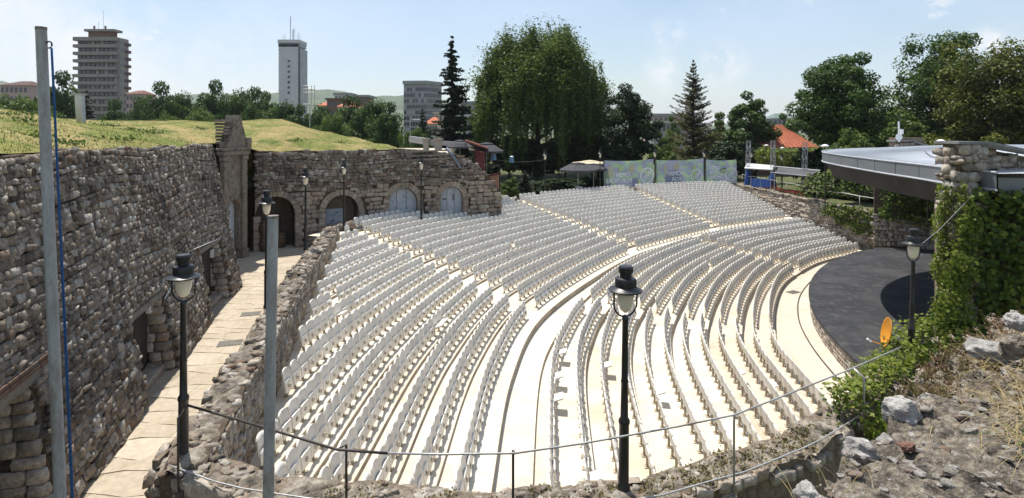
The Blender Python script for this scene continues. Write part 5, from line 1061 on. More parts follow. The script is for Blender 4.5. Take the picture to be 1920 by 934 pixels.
for x, h in ((178, 3.4), (187, 8.)): mb = MB(); xx = quadbox(x, x, Yd, 0)[0]; mb.tube([(xx, Yd + 2, zt + 3.3), (xx, Yd + 2, zt + 3.3 + h)], .07, 4); sub_of(mb.build('aerial', STEEL), ap_roof)
# slab tower with aerials
Yd = 330.; X0, X1 = quadbox(522, 558, Yd, 0); zt = bz(80, Yd)
tw = thing('slab_tower', 'pale windowless slab tower crowned with aerials', 'building', ((X0 + X1) / 2, Yd, 2.), world_parts=True)
mb = MB(); mb.box(((X0 + X1) / 2, Yd + 6, zt / 2), (X1 - X0, 11, zt - 2)); mb.build('wall', WHITEB, tw)
mb = MB(); mb.box((X1 + .55, Yd + 7, zt / 2 - .5), (1.1, 11.5, zt - 5)); mb.build('shaded_side', PANE, tw)  # dark glass box puts the tower's shaded side into the colour
mb = MB(); mb.box(((X0 + X1) / 2 + .3, Yd + 6, zt - 1.2), (X1 - X0 + 1.2, 11, 2.2)); mb.build('top_recess', PANE, tw)
mb = MB(); mb.box(((X0 + X1) / 2 + .3, Yd + 6, zt + .8), (X1 - X0 + 1.6, 12, 1.9)); tw_crown = mb.build('crown', WHITEB, tw)
for j in range(7): o = link('window', winmesh(1.3, 1.3, PANE), None, tw); o.matrix_parent_inverse = Matrix(); o.location = Vector((quadbox(541, 541, Yd, 0)[0], Yd + .45, bz(114.5 + 9.9 * j, Yd))) - tw.location
for j in range(24): mb = MB(); mb.box((X0 - .25, Yd + 3, zt - 4 - j * 2.1), (.6, 4, .5)); mb.build('fin', WHITEB, tw)
for x, h, r in ((541, 14, .22), (526, 3.2, .08), (529, 4, .08), (531, 2.6, .1), (546, 6.5, .35), (549, 8, .1), (555, 4, .15), (557, 5.5, .08), (560, 2.4, .08)):
    mb = MB(); xx = quadbox(x, x, Yd, 0)[0]; mb.tube([(xx, Yd + 3, zt + 1.6), (xx, Yd + 3, zt + 1.6 + h)], r, 5); sub_of(mb.build('aerial', STEEL), tw_crown)
# office block
Yd = 250.; X0, X1 = quadbox(757, 801, Yd, 0); zt = bz(153, Yd); X2 = quadbox(828, 828, Yd + 8, 0)[0]
of = thing('office_block', 'grey office block with rows of windows left of the tall spruce', 'building', ((X0 + X1) / 2, Yd, 2.), world_parts=True)
mb = MB(); mb.prism([(X0, Yd), (X1, Yd - 1), (X2, Yd + 8), (X0 + 6, Yd + 12)], 2, zt - 1.2); mb.build('wall', GREYB, of)
mb = MB(); mb.prism([(X0 - .4, Yd - .5), (X1, Yd - 1.6), (X2 + .6, Yd + 7.8), (X0 + 6, Yd + 12)], zt - 1.2, zt + .3); mb.build('roof_slab', GREYB, of)
R1 = math.atan2(-1, X1 - X0); R2 = math.atan2(9, X2 - X1)
for k in range(9):
    z = zt - 3.4 - k * 2.5
    for j in range(8):
        f = (j + .5) / 8; o = link('window', winmesh((X1 - X0) / 8 * .78, 1.5, BLIND if rng.random() < .3 else PANE), None, of); o.matrix_parent_inverse = Matrix(); o.rotation_euler.z = R1; o.location = Vector((X0 + (X1 - X0) * f, Yd - f, z)) - of.location
    for j in range(5):
        f = (j + .5) / 5; o = link('window', winmesh(math.hypot(9, X2 - X1) / 5 * .86, 1.6, PANE), None, of); o.matrix_parent_inverse = Matrix(); o.rotation_euler.z = R2; o.location = Vector((X1 + (X2 - X1) * f, Yd - 1 + 9 * f, z)) - of.location
def house(name, lab, x0, x1, ytop, yeave, Yd, wall, roofm, dep=10., nwin=(4, 2), hip=True, zb=2., flat=False):
    X0, X1 = quadbox(x0, x1, Yd, 0); ze, zr = bz(yeave, Yd), bz(ytop, Yd); t = thing(name, lab, 'building', ((X0 + X1) / 2, Yd, zb), world_parts=True); mb = MB(); mb.box(((X0 + X1) / 2, Yd + dep / 2, (ze + zb) / 2), (X1 - X0, dep, ze - zb)); mb.build('wall', wall, t)
    mb = MB(); o_ = .5; xm = (X0 + X1) / 2; ym = Yd + dep / 2; i_ = (X1 - X0) * (.3 if hip else 0)
    if flat: mb.box((xm, ym, ze + (zr - ze) / 2), (X1 - X0 + 1, dep + 1, zr - ze))
    else:
        V = [(X0 - o_, Yd - o_, ze), (X1 + o_, Yd - o_, ze), (X1 + o_, Yd + dep + o_, ze), (X0 - o_, Yd + dep + o_, ze), (X0 + i_, ym, zr), (X1 - i_, ym, zr)]
        mb.add(V, [(0, 1, 5, 4), (2, 3, 4, 5), (1, 2, 5), (3, 0, 4), (3, 2, 1, 0)])
    mb.build('roof', roofm, t)
    for r in range(nwin[1]):
        for c in range(nwin[0]):
            w = (X1 - X0) / nwin[0] * .5; h = min(1.6, (ze - zb) / nwin[1] * .5); o = link('window', winmesh(w, h, PANE), None, t); o.matrix_parent_inverse = Matrix(); o.location = Vector((X0 + (X1 - X0) * (c + .5) / nwin[0], Yd - .02, ze - 1.5 - r * 3.)) - t.location
    return t
house('town_house', 'brown roofed house far left behind the flag pole', 0, 52, 150, 160, 190, PINKB, W('brown_tiles', [(.09, .048, .04)]), nwin=(6, 3))
house('town_house', 'pink house right of the apartment tower', 236, 262, 168, 176, 215, PINKB, W('dull_red_tiles', [(.16, .07, .055)]), nwin=(4, 5))
house('town_house', 'low orange roofed house left of the brown gable', 595, 620, 190, 198, 205, CREAM, REDR, nwin=(4, 1))
house('town_house', 'dark brown block between orange roofs', 613, 642, 184, 187, 200, BROWNB, BROWNB, flat=True, nwin=(5, 2))
house('town_house', 'orange roofed house right of the brown block', 634, 662, 189, 200, 196, CREAM, REDR, nwin=(4, 1))
house('town_house', 'small white rooftop block before the wooded hill', 627, 656, 174, 178, 260, WHITEB, GREYB, flat=True, nwin=(4, 2))
house('town_house', 'dark flat roofed block before the wooded hill', 660, 690, 178, 182, 230, BROWNB, GREYB, flat=True, nwin=(4, 2))
house('town_house', 'red roofed small house left of the tall spruce', 800, 820, 219, 232, 150, CREAM, REDR, nwin=(4, 2))
house('town_house', 'cream house left of the tall spruce', 815, 838, 210, 213, 165, CREAM, CREAM, flat=True, nwin=(3, 3))
house('town_house', 'white house right of the tall spruce', 866, 925, 190, 196, 140, WHITEB, GREYB, flat=True, nwin=(6, 4))
house('shopping_building', 'low red fronted shopping building far behind the trees', 1216, 1300, 213, 218, 240, PINKB, GREYB, flat=True, nwin=(9, 2))
house('grey_villa', 'pale old house behind shrubs below the shopping building', 1225, 1282, 227, 231, 170, GREYB, CREAM, flat=True, nwin=(7, 1))
house('hall_building', 'distant hall with a greenish curved roof', 1450, 1498, 212, 222, 230, GREYB, W('green_copper', [(.13, .17, .16)]), nwin=(6, 1))
rh = house('brick_house', 'brick house with a bright red tiled hip roof', 1420, 1526, 234, 276, 80, BROWNB, REDR, dep=9, nwin=(0, 0), zb=ZT)
mb = MB(); X0, X1 = quadbox(1420, 1526, 80, 0); mb.box(((X0 + X1) / 2, 79.93, bz(279, 80)), (X1 - X0 + .3, .25, .7)); mb.build('plaster_band', CREAM, rh)
for k in range(14):
    f = (k + .5) / 14; mb = MB(); xa = X0 - .5 + (X1 - X0 + 1) * f; ze, zr = bz(276, 80), bz(234, 80); i_ = (X1 - X0) * .3; xt = X0 + i_ + (X1 - X0 - 2 * i_) * f
    mb.tube([(xa, 79.5, ze + .05), (xt, 84.45, zr + .03)], .07, 4); mb.build('tile_rib', REDR, rh)
# wooden billboard frame and street light beyond the mound
LAT = thing('billboard_frame', 'empty steel billboard lattice beside the slab tower', 'frame', tuple(PY(585, 185, 240)), world_parts=True)
for x in (571, 577, 584, 590): mb = MB(); mb.tube([PY(x, 200, 240), PY(x, 160, 240)], .12, 4); mb.build('post', STEEL, LAT)
for y in (161, 167, 173): mb = MB(); mb.tube([PY(569, y, 240), PY(591, y, 240)], .12, 4); mb.build('crossbar', STEEL, LAT)
sl = thing('street_light', 'slim grey street light rising from the bushes beyond the mound', 'street light', tuple(PY(581, 250, 70)), world_parts=True)
mb = MB(); mb.tube([PY(581, 262, 70), PY(581, 198, 70), PY(577, 195, 70)], .06, 6); mb.build('pole', STEEL, sl); mb = MB(); mb.box(PY(576, 195, 70), (.9, .35, .18)); mb.build('lamp_head', WHITEP, sl)
sl = thing('street_light', 'slim street light right of the mound end', 'street light', tuple(PY(769, 262, 62)), world_parts=True)
mb = MB(); mb.tube([PY(769, 270, 62), PY(769, 228, 62), PY(780, 224, 62)], .05, 6); mb.build('pole', STEEL, sl); mb = MB(); mb.box(PY(781, 224, 62), (.8, .3, .15)); mb.build('lamp_head', WHITEP, sl)
# steel post on the mound
sp = thing('steel_pillar', 'short shiny square steel pillar leaning on the grassy mound', 'pillar', tuple(PY(153, 244, 26)), world_parts=True)
mb = MB(); b_ = PY(153, 243, 26); t_ = PY(149, 177, 26); mb.bar(b_, t_, .3, .24); bevel(mb.build('shaft', M('polished_steel', [(.42, .42, .40), (.5, .5, .48)], rough=.28, metal=.8, var=.1), sp), .015)
mb = MB(); mb.box(t_, (.42, .36, .07)); mb.build('cap', STEEL, sp); mb = MB(); mb.box(b_ + np.array((0, 0, .02)), (.55, .5, .08)); mb.build('foot_plate', STEEL, sp)
# hills
HILLM = M('wooded_hill', [(.035, .06, .022), (.06, .085, .03), (.10, .11, .05)], scale=.02, rough=1, var=.3, bscale=.08)
V, Fq = [], []; xs = np.linspace(-3400, 3400, 160)
for j, (Yd, f) in enumerate(((1500, 0), (1900, .45), (2300, .85), (2600, 1.0), (3000, .7))):
    for x in xs:
        px = 960 + F * x / 2600; yy = np.interp(px, [-400, 0, 60, 140, 300, 450, 540, 620, 700, 760, 900, 1300, 1900, 2400], [150, 157, 162, 178, 180, 176, 170, 172, 178, 180, 200, 234, 236, 236]); zz = (CZ + (YH - yy) / F * 2600) * f + rng.normal(0, 4) * f + 8 * math.sin(x * .013) * f - 5 * (1 - f)
        V.append((x, Yd + 60 * math.sin(x * .004), zz))
n_ = len(xs); Fq = [(j * n_ + i, j * n_ + i + 1, (j + 1) * n_ + i + 1, (j + 1) * n_ + i) for j in range(4) for i in range(n_ - 1)]
tag(link('hills', mesh_np('hills', V, Fq, smooth=True), HILLM), kind='structure')

# ------------------------------------------------------------------ banners
def banner_mat(name, seed):
    m = bpy.data.materials.new(name); m.use_nodes = True; N, L = m.node_tree.nodes, m.node_tree.links; b = N['Principled BSDF']; b.inputs['Roughness'].default_value = .7
    geo = N.new('ShaderNodeNewGeometry'); mp = N.new('ShaderNodeMapping'); mp.inputs['Location'].default_value = (seed * 3.1, 0, seed); mp.inputs['Rotation'].default_value = (0, .6, 0); mp.inputs['Scale'].default_value = (.55, .1, 1.1); L.new(geo.outputs['Position'], mp.inputs['Vector'])
    nz = N.new('ShaderNodeTexNoise'); nz.inputs['Scale'].default_value = 1.1; nz.inputs['Detail'].default_value = 2; nz.inputs['Distortion'].default_value = 1.6; L.new(mp.outputs['Vector'], nz.inputs['Vector'])
    rp = N.new('ShaderNodeValToRGB'); rp.color_ramp.interpolation = 'EASE'; e = rp.color_ramp.elements
    while len(e) < 6: e.new(.5)
    for i, (p_, c) in enumerate(((.0, (.25, .27, .38)), (.47, (.27, .29, .40)), (.53, (.26, .35, .36)), (.60, (.28, .41, .29)), (.66, (.31, .46, .28)), (.73, (.42, .43, .24)))): e[i].position = p_; e[i].color = (*c, 1)
    L.new(nz.outputs['Fac'], rp.inputs['Fac']); L.new(rp.outputs['Color'], b.inputs['Base Color'])
    tr = N.new('ShaderNodeBsdfTranslucent'); L.new(rp.outputs['Color'], tr.inputs['Color']); ms = N.new('ShaderNodeMixShader'); ms.inputs['Fac'].default_value = .45; L.new(b.outputs['BSDF'], ms.inputs[1]); L.new(tr.outputs['BSDF'], ms.inputs[2]); L.new(ms.outputs['Shader'], N['Material Output'].inputs['Surface']); return m
PRINT = M('pale_print', [(.66, .69, .74)], rough=.7, var=.05); YEL = M('yellow_print', [(.40, .41, .30)], rough=.7, var=.1); GRNP = M('light_green_print', [(.36, .50, .22)], rough=.7, var=.1); NAVY = M('slate_print', [(.22, .25, .34)], rough=.7, var=.05)
def banner(x0, x1, Y0, Y1, y0, y1, lab, seed, words, ring, extra):
    a, b = PY(x0, y1, Y0), PY(x1, y1, Y1); za, zb2 = bz(y0, Y0), bz(y0 + (0 if seed > 1 else -3), Y1); t = thing('banner', lab, 'banner', tuple(a), world_parts=True); n, m_ = 22, 8; V = []
    d = (b - a); d[2] = 0; nn = np.array((d[1], -d[0], 0)) / np.linalg.norm(d)
    zlo = min(a[2], b[2]) - .3
    def P_(f, g, off=0.):
        zt_ = za + (zb2 - za) * f - .12 * math.sin(math.pi * f); z = zlo + (zt_ - zlo) * g; w = .05 * math.sin(f * 17 + g * 4 + seed) + .04 * math.sin((f + g) * 9 + seed * 2); q = a + d * f + nn * (w + off); return np.array((q[0], q[1], z))
    for i in range(n + 1):
        for j in range(m_ + 1): V.append(P_(i / n, j / m_))
    k = m_ + 1; me = mesh_np('cloth', V, [(i * k + j, (i + 1) * k + j, (i + 1) * k + j + 1, i * k + j + 1) for i in range(n) for j in range(m_)], smooth=True); link('cloth', me, banner_mat('banner_print', seed), t)
    W_ = np.linalg.norm(d); dh = d / W_
    def patch(pts, mat, name, off=.075): mb = MB(); V2 = [P_(f, g, off) for f, g in pts]; mb.add(V2, [tuple(range(len(V2)))]); mb.build(name, mat, t)
    for (f, g, rf_, rg, mat, nm) in extra: patch([(f + rf_ * math.cos(q), g + rg * math.sin(q)) for q in np.linspace(0, 2 * math.pi, 14)[:-1]], mat, nm)
    for (txt, f, g, size) in words:                       # seen from behind: mirrored lettering
        c = bpy.data.curves.new('lettering', 'FONT'); c.body = txt; c.size = size; c.align_x = 'CENTER'; c.offset = .012; o = bpy.data.objects.new('lettering', c); COL.objects.link(o); c.materials.append(PRINT); o.parent = t
        p = P_(f, g, .13) - a; M4 = Matrix.Identity(4)
        for r_ in range(3): M4[r_][0] = -dh[r_]; M4[r_][1] = (0, 0, 1)[r_]; M4[r_][2] = nn[r_]
        M4.translation = Vector(p); bpy.context.view_layer.update(); me2 = bpy.data.meshes.new_from_object(o.evaluated_get(bpy.context.evaluated_depsgraph_get())); bpy.data.objects.remove(o); o = link('lettering', me2, PRINT); o.parent = t; o.matrix_basis = M4
    for (f, g, r_, sc) in ring:
        for q in range(18):
            a0, a1 = 2 * math.pi * q / 18, 2 * math.pi * (q + 1) / 18; hh = (za - zlo); patch([(f + r_ * math.cos(a0) / W_, g + r_ * math.sin(a0) / hh), (f + r_ * math.cos(a1) / W_, g + r_ * math.sin(a1) / hh), (f + .82 * r_ * math.cos(a1) / W_, g + .82 * r_ * math.sin(a1) / hh), (f + .82 * r_ * math.cos(a0) / W_, g + .82 * r_ * math.sin(a0) / hh)], PRINT, 'emblem_ring', .09)
        for q in range(5): s0 = -.55 + q * .24; patch([(f + (s0) * r_ / W_, g + (s0 * .9 - .3) * r_ / (za - zlo)), (f + (s0 + .13) * r_ / W_, g + (s0 * .9 - .3) * r_ / (za - zlo)), (f + (s0 + .13) * r_ / W_, g + (s0 * .9 + .38) * r_ / (za - zlo)), (f + s0 * r_ / W_, g + (s0 * .9 + .38) * r_ / (za - zlo))], PRINT, 'emblem_letter', .09)
    for f in (0, 1): mb = MB(); q = P_(f, 1); mb.tube([(q[0], q[1] + .1, ZT), (q[0], q[1] + .1, q[2] + .1)], .05, 6); mb.build('post', BLACKM, t)
banner(1132, 1225, 58.3, 60.3, 301, 353, 'first green and purple banner from the left behind the top row', 0, [('OPEN', .36, .50, .62), ('FOR MORE', .29, .31, .62)], [(.86, .50, .85, 1)], [(.13, .66, .045, .2, YEL, 'pale_figure'), (.31, .76, .025, .14, GRNP, 'glass'), (.55, .76, .05, .16, YEL, 'pale_figure'), (.62, .30, .06, .16, NAVY, 'dark_disc')])
banner(1230, 1319, 60.5, 62., 300, 352, 'second green and purple banner from the left behind the top row', 1, [('OPEN', .37, .52, .62), ('FOR', .41, .33, .62)], [(.84, .48, .7, 1)], [(.19, .70, .04, .17, YEL, 'pale_figure'), (.42, .80, .06, .12, YEL, 'pale_figure'), (.36, .42, .18, .26, NAVY, 'dark_panel'), (.80, .5, .05, .36, GRNP, 'bottle')])
banner(1323, 1381, 62.3, 63.1, 299, 345, 'short pale green banner, rightmost of the three', 2, [('OPEN', .27, .66, .5), ('FOR', .23, .49, .5), ('MORE', .29, .32, .5)], [(.80, .48, .78, 1)], [(.56, .62, .13, .1, NAVY, 'dark_loop'), (.57, .62, .10, .065, GRNP, 'loop_centre')])

# ------------------------------------------------------------------ cafe behind the end of the arched wall
DARKCL = M('charcoal_canvas', [(.05, .05, .055), (.07, .07, .075)], rough=.9, var=.1); CREAMCL = M('cream_canvas', [(.55, .47, .33)], rough=.9, var=.1); REDP = M('dark_red_panel', [(.10, .018, .022), (.13, .026, .028)], rough=.7, var=.15)
def parasol(x, ytop, yrim, Yd, half, lab, mat=DARKCL, two=True):
    c = PY(x, yrim, Yd); r = half / F * Yd; top = bz(ytop, Yd); t = thing('parasol', lab, 'parasol', (c[0], c[1], ZT), world_parts=True); n = 8
    for k in range(n):
        a0, a1 = 2 * math.pi * k / n + .39, 2 * math.pi * (k + 1) / n + .39; am = (a0 + a1) / 2; P3 = lambda a, rr, z: (c[0] + math.cos(a) * rr, c[1] + math.sin(a) * rr, z)
        mb = MB(); mb.add([P3(a0, r, c[2]), P3(a1, r, c[2]), P3(a1, .35 * r, top - .12), P3(a0, .35 * r, top - .12), P3(a0, r, c[2] - .16), P3(a1, r, c[2] - .16)], [(0, 1, 2, 3), (4, 5, 1, 0)]); mb.build('canopy_panel', mat, t)
        mb = MB(); mb.add([P3(a0, .42 * r, top - .1), P3(a1, .42 * r, top - .1), (c[0], c[1], top)], [(0, 1, 2)]); mb.build('vent_panel', mat, t)
        mb = MB(); mb.tube([P3(a0, r * .98, c[2] - .02), (c[0], c[1], top - .25)], .015, 4); mb.build('rib', STEEL, t)
    mb = MB(); mb.tube([(c[0], c[1], ZT), (c[0], c[1], top - .02)], .035, 6); mb.build('pole', STEEL, t); return t
parasol(1084, 304, 318, 55.5, 36, 'charcoal square parasol in front, left of the first banner'); parasol(1113, 306, 316, 58.8, 26, 'charcoal parasol partly behind the first banner'); parasol(1106, 300, 305, 63, 34, 'cream parasol behind the two charcoal ones', CREAMCL)
parasol(912, 267, 283, 47, 34, 'charcoal parasol beside the red cafe wall'); parasol(862, 262, 275, 52, 26, 'grey parasol behind the end of the arched wall')
tb = thing('cafe_table', 'small white round table under the charcoal parasol', 'table', tuple(PY(1085, 350, 55.2)), world_parts=True); p = PY(1085, 349, 55); mb = MB(); mb.lathe([(.001, 0), (.38, 0), (.38, .04), (.001, .04)], (p[0], p[1], ZT + .74), 14); mb.build('table_top', WHITEP, tb); mb = MB(); mb.tube([(p[0], p[1], ZT), (p[0], p[1], ZT + .74)], .04, 6); mb.build('leg', STEEL, tb)
cf = thing('cafe_pavilion', 'small cafe pavilion with dark red side and slanting roof behind the arched wall', 'pavilion', tuple(PY(900, 340, 44.5)), world_parts=True)
c0, c1 = PY(892, 300, 44.), PY(909, 300, 44.6)
mb = MB(); mb.slab([(c0[0], 44, ZT), (c1[0], 44.6, ZT), (c1[0], 44.6, bz(285, 44.6)), (c0[0], 44., bz(281, 44))], .15); mb.build('red_wall', REDP, cf)
mb = MB(); mb.slab([PY(872, 266, 43.6), PY(915, 281, 43.6), PY(912, 277, 49), PY(872, 264, 49)], -.12); mb.build('roof', M('rust_roof', [(.16, .05, .03)], rough=.8, var=.2), cf)
mb = MB(); mb.slab([(c1[0] - .05, 44.5, ZT), (PY(937, 0, 45.5)[0], 45.5, ZT), (PY(937, 0, 45.5)[0], 45.5, bz(327, 45.5)), (c1[0] - .05, 44.5, bz(331, 44.5))], .12); mb.build('bar_counter', M('counter_board', [(.30, .17, .11)], rough=.7, var=.15), cf)
mb = MB(); mb.bar(PY(910, 331, 44.4), PY(937, 325, 45.4), .3, .1); mb.build('counter_top', REDP, cf)
for x, y in ((911, 283), (937, 308)): mb = MB(); q = PY(x, y, 45); mb.tube([(q[0], 45, ZT), (q[0], 45, q[2])], .06, 6); mb.build('post', BLACKM, cf)
mb = MB(); mb.bar(PY(911, 312, 45), PY(937, 309, 45.4), .08, .08); mb.build('crossbeam', BLACKM, cf)
mb = MB(); mb.add([PY(878, 276, 43.9), PY(908, 286, 44.4), PY(893, 283, 44.2), PY(880, 282, 44)], [(0, 1, 2, 3)]); mb.build('awning_lining', CREAMCL, cf)
cab = [PY(x, y, Yd) for x, y, Yd in ((893, 293, 45), (925, 299, 46.5), (960, 304, 49), (995, 303, 51), (1020, 300, 52.4))]
mb = MB(); mb.tube(cab, .015, 4); tag(mb.build('lantern_cable', DARKPIPE), 'thin cable strung from the cafe to the lamp post', 'cable')
BLUEL = M('blue_paper_lantern', [(.14, .24, .38), (.2, .32, .48)], rough=.7, var=.1, transl=.3)
for x, y, Yd, s, lab in ((925, 294, 46.4, .26, 'pale blue lantern hanging nearest the cafe'), (959.5, 299, 48.9, .2, 'smaller blue lantern hanging farther along the cable')):
    q = PY(x, y, Yd); t = thing('paper_lantern', lab, 'lantern', tuple(q), world_parts=True); mb = MB(); mb.lathe([(s * .95, -.28), (s * .98, -.24), (s * .75, .2), (s * .6, .24)], tuple(q), 8); mb.build('shade', BLUEL, t); mb = MB(); mb.lathe([(s * .8, .22), (s * .5, .28), (.02, .3)], tuple(q), 8); mb.build('lid', WHITEP, t)
bal = thing('concrete_balustrade', 'grey concrete balustrade with two pillars at the end of the mound', 'balustrade', tuple(PY(800, 275, 47)), world_parts=True)
for x, w in ((799, .75), (822, .95)):
    q = PY(x, 271, 46); mb = MB(); mb.box((q[0], 46, (bz(262, 46) + 7.6) / 2), (w * .55, .5, bz(262, 46) - 7.6)); mb.build('pillar', BEIGE, bal); mb = MB(); mb.box((q[0], 46, bz(261, 46)), (w * .75, .65, .14)); mb.build('pillar_cap', BEIGE, bal)
mb = MB(); mb.bar(PY(770, 261, 50), PY(797, 265, 46.3), .3, .5); mb.build('rail', GREYB, bal); mb = MB(); mb.bar(PY(802, 266, 46.2), PY(874, 272, 45.5), .3, .35); mb.build('rail', GREYB, bal)
mb = MB(); mb.prism([(-8.2, 41.6), (-4.6, 42.2), (-5.2, 52), (-12, 54)], 5., 8.38); tag(mb.build('terrace_ground', ORCH), kind='structure')

# ------------------------------------------------------------------ truss towers, awning and barriers right of the banners
TRUSS = M('aluminium_truss', [(.34, .35, .36)], rough=.45, metal=.5, var=.1); BLUE = M('blue_tarp', [(.018, .055, .20), (.025, .075, .26)], rough=.55, var=.2)
def truss(x, y0, y1, Yd, lab, lean=0.):
    b_ = PY(x, y1, Yd); tz = bz(y0, Yd); t = thing('truss_tower', lab, 'truss tower', tuple(b_), 'aluminium truss towers'); s = .17; H_ = tz - ZT; t.location = (b_[0], Yd, ZT); t.rotation_euler.y = lean
    for sx in (-s, s):
        for sy in (-s, s): mb = MB(); mb.tube([(sx, sy, 0), (sx, sy, H_)], .028, 5); mb.build('chord', TRUSS, t)
    n = int(H_ / .45)
    for k in range(n):
        z0, z1 = H_ * k / n, H_ * (k + 1) / n; sg = 1 if k % 2 else -1; mb = MB(); mb.tube([(-s * sg, -s, z0), (s * sg, -s, z1)], .018, 4); mb.tube([(s, -s * sg, z0), (s, s * sg, z1)], .018, 4); mb.tube([(-s, -s * sg, z0), (-s, s * sg, z1)], .018, 4); mb.build('lacing', TRUSS, t)
truss(1401, 263, 345, 61.5, 'left aluminium truss tower beside the third banner', .03); truss(1449, 263, 350, 57.5, 'middle aluminium truss tower with blue tarp at its foot'); truss(1507, 266, 350, 57., 'right aluminium truss tower in front of the hedge', .03)
AWN = M('white_awning_fabric', [(.56, .56, .55)], rough=.8, var=.08); DGREY = M('dark_awning_underside', [(.09, .09, .095)], rough=.9, var=.1)
at = thing('event_awning', 'low white-topped awning with dark grey cloth between the truss towers', 'awning', tuple(PY(1460, 340, 57)), world_parts=True)
mb = MB(); mb.slab([PY(1396, 315, 60.5), PY(1449, 318, 57.), PY(1450, 310, 62), PY(1400, 306, 65)], .08); mb.build('white_top', AWN, at)
mb = MB(); mb.slab([PY(1452, 325, 55), PY(1515, 331, 53), PY(1538, 320, 57), PY(1460, 313, 60)], .05); mb.build('grey_cloth', DGREY, at); mb = MB(); mb.tube([PY(1450, 312, 59.9), PY(1538, 320, 56.9)], .07, 6); mb.build('ridge_pole', AWN, at); mb = MB(); mb.tube([PY(1445, 323, 55.5), PY(1515, 330, 52.9)], .03, 6); mb.build('edge_pole', STEEL, at)
for x, Yd in ((1452, 55.2), (1513, 53.2)): mb = MB(); q = PY(x, 330, Yd); mb.tube([(q[0], Yd, 3.4), (q[0], Yd, q[2] + .2)], .04, 6); mb.build('leg', STEEL, at)
bl_ = thing('blue_barrier', 'bright blue sheeted barrier at the foot of the truss towers', 'barrier', tuple(PY(1425, 350, 57.5)), world_parts=True)
mb = MB(); n = 14; V = []
for i in range(n + 1):
    f = i / n; q0_, q1_ = PY(1408 + 37 * f, 351, 59 - 2.5 * f), PY(1408 + 37 * f, 334 + 2.5 * f, 59 - 2.5 * f); w = .06 * math.sin(i * 2.1); V += [q0_ + (0, w, 0), q1_ + (0, -w, 0)]
mb.add(V, [(2 * i, 2 * i + 2, 2 * i + 3, 2 * i + 1) for i in range(n)]); mb.build('sheet', BLUE, bl_)
for x, Yd in ((1408, 59), (1426, 57.8), (1445, 56.5)): mb = MB(); q = PY(x, 333, Yd); mb.tube([(q[0], Yd, 3.4), (q[0], Yd, q[2])], .035, 5); mb.build('post', STEEL, bl_)
for x, y0, y1, Yd, lab in ((1401, 312, 338, 61.2, 'blue tarp wrapped round the foot of the left truss tower'), (1446, 326, 350, 57.1, 'blue tarp wrapped round the foot of the middle truss tower')):
    c = PY(x, y1, Yd); mb = MB(); mb.lathe([(.42, ZT - .4), (.36, ZT + .5), (.28, bz(y0 + 6, Yd)), (.1, bz(y0, Yd))], (c[0] + .05, c[1] - .1, 0), 9)
    for i in range(len(mb.v)): x_, y_, z_ = mb.v[i]; mb.v[i] = (x_ + .07 * math.sin(z_ * 5 + i), y_ + .05 * math.cos(i * 3.), z_)
    tag(mb.build('tarp_wrap', BLUE), lab, 'tarp')
# pink flowers behind the retaining wall
FLW = leafmat('red_flower', [(.28, .03, .05), (.42, .06, .08)]); P_ = []
for u in np.linspace(6., 11.5, 26): q = RWP.at(u) - RWP.nor(u) * .85; P_.append(np.column_stack((q[0] + rng.normal(0, .15, 12), q[1] + rng.normal(0, .15, 12), float(rz_top(u)) + .12 + np.abs(rng.normal(0, .14, 12)))))
P_ = np.vstack(P_); t = thing('flower_row', 'row of red flowers behind the top of the retaining wall', 'flowers', tuple(P_.mean(0)), world_parts=True); leaf_quads(P_, rng.normal(0, .5, P_.shape) + (0, 0, 1), .16, U(0, 1, len(P_)), 'blossoms', FLW, t); P2 = P_ - (0, 0, .1); leaf_quads(P2, rng.normal(0, .7, P2.shape) + (0, 0, 1), .2, U(0, 1, len(P2)), 'foliage', LEAF, t)

# ------------------------------------------------------------------ fittings on the stage roof
ch = thing('roof_chimney', 'low stone parapet block standing on the stage roof', 'chimney', tuple(PY(1706, 283, 33)), world_parts=True); Yd = 33.
Xa, Xb, Xc = (1679 - 960) / F * Yd, (1713 - 960) / F * Yd, (1735 - 960) / F * Yd
mb = MB(); mb.box(((Xa + Xc) / 2, Yd + .35, ZR + .4), (Xc - Xa - .1, .6, .7)); mb.build('mortar_core', MORTAR_PALE, ch)
cpth = Path([(Xa, Yd), (Xc, Yd)], 1); ct = lambda u: np.interp(u, [0, Xb - Xa, Xb - Xa + .3, Xc - Xa], [bz(265, Yd), bz(265, Yd), bz(271, Yd), bz(274, Yd)]); a = lay(cpth, ZR + .05, ct, .17, .22); C, T, N = surface(cpth, a, 0, 0); put_stones(ch, C, T, N, np.column_stack((a[:, 2], U(.12, .2, len(a)), a[:, 3])), STONE_PALE, 60)
mb = MB(); mb.box(((Xa + Xb) / 2, Yd + .3, bz(264, Yd)), (Xb - Xa + .15, .8, .08)); mb.build('cover_slab', SLABM, ch); mb = MB(); mb.bar((Xb, Yd + .3, bz(266, Yd)), (Xc + .1, Yd + .3, bz(273, Yd)), .8, .07); mb.build('cover_slab', SLABM, ch)
an = thing('antenna_mast', 'white antenna mast with a small dish on the stage roof', 'antenna', tuple(PY(1686, 270, 32.7)), world_parts=True)
mb = MB(); mb.tube([PY(1687, 274, 32.7), PY(1688, 140, 32.7)], .018, 5); mb.build('whip', DARKPIPE, an); mb = MB(); mb.tube([PY(1686, 266, 32.6), PY(1685, 228, 32.6)], .045, 8); mb.build('panel_antenna', WHITEP, an)
dq = PY(1684, 257, 32.4); mb = MB(); mb.lathe([(.02, 0), (.16, .02), (.2, .07), (.19, .075)], (0, 0, 0), 14); mb.v = [(dq[0] + x, dq[1] - z, dq[2] + y) for x, y, z in mb.v]; mb.build('dish', WHITEP, an); mb = MB(); mb.box(PY(1691, 247, 32.6), (.12, .12, .28)); mb.build('radio_box', WHITEP, an)
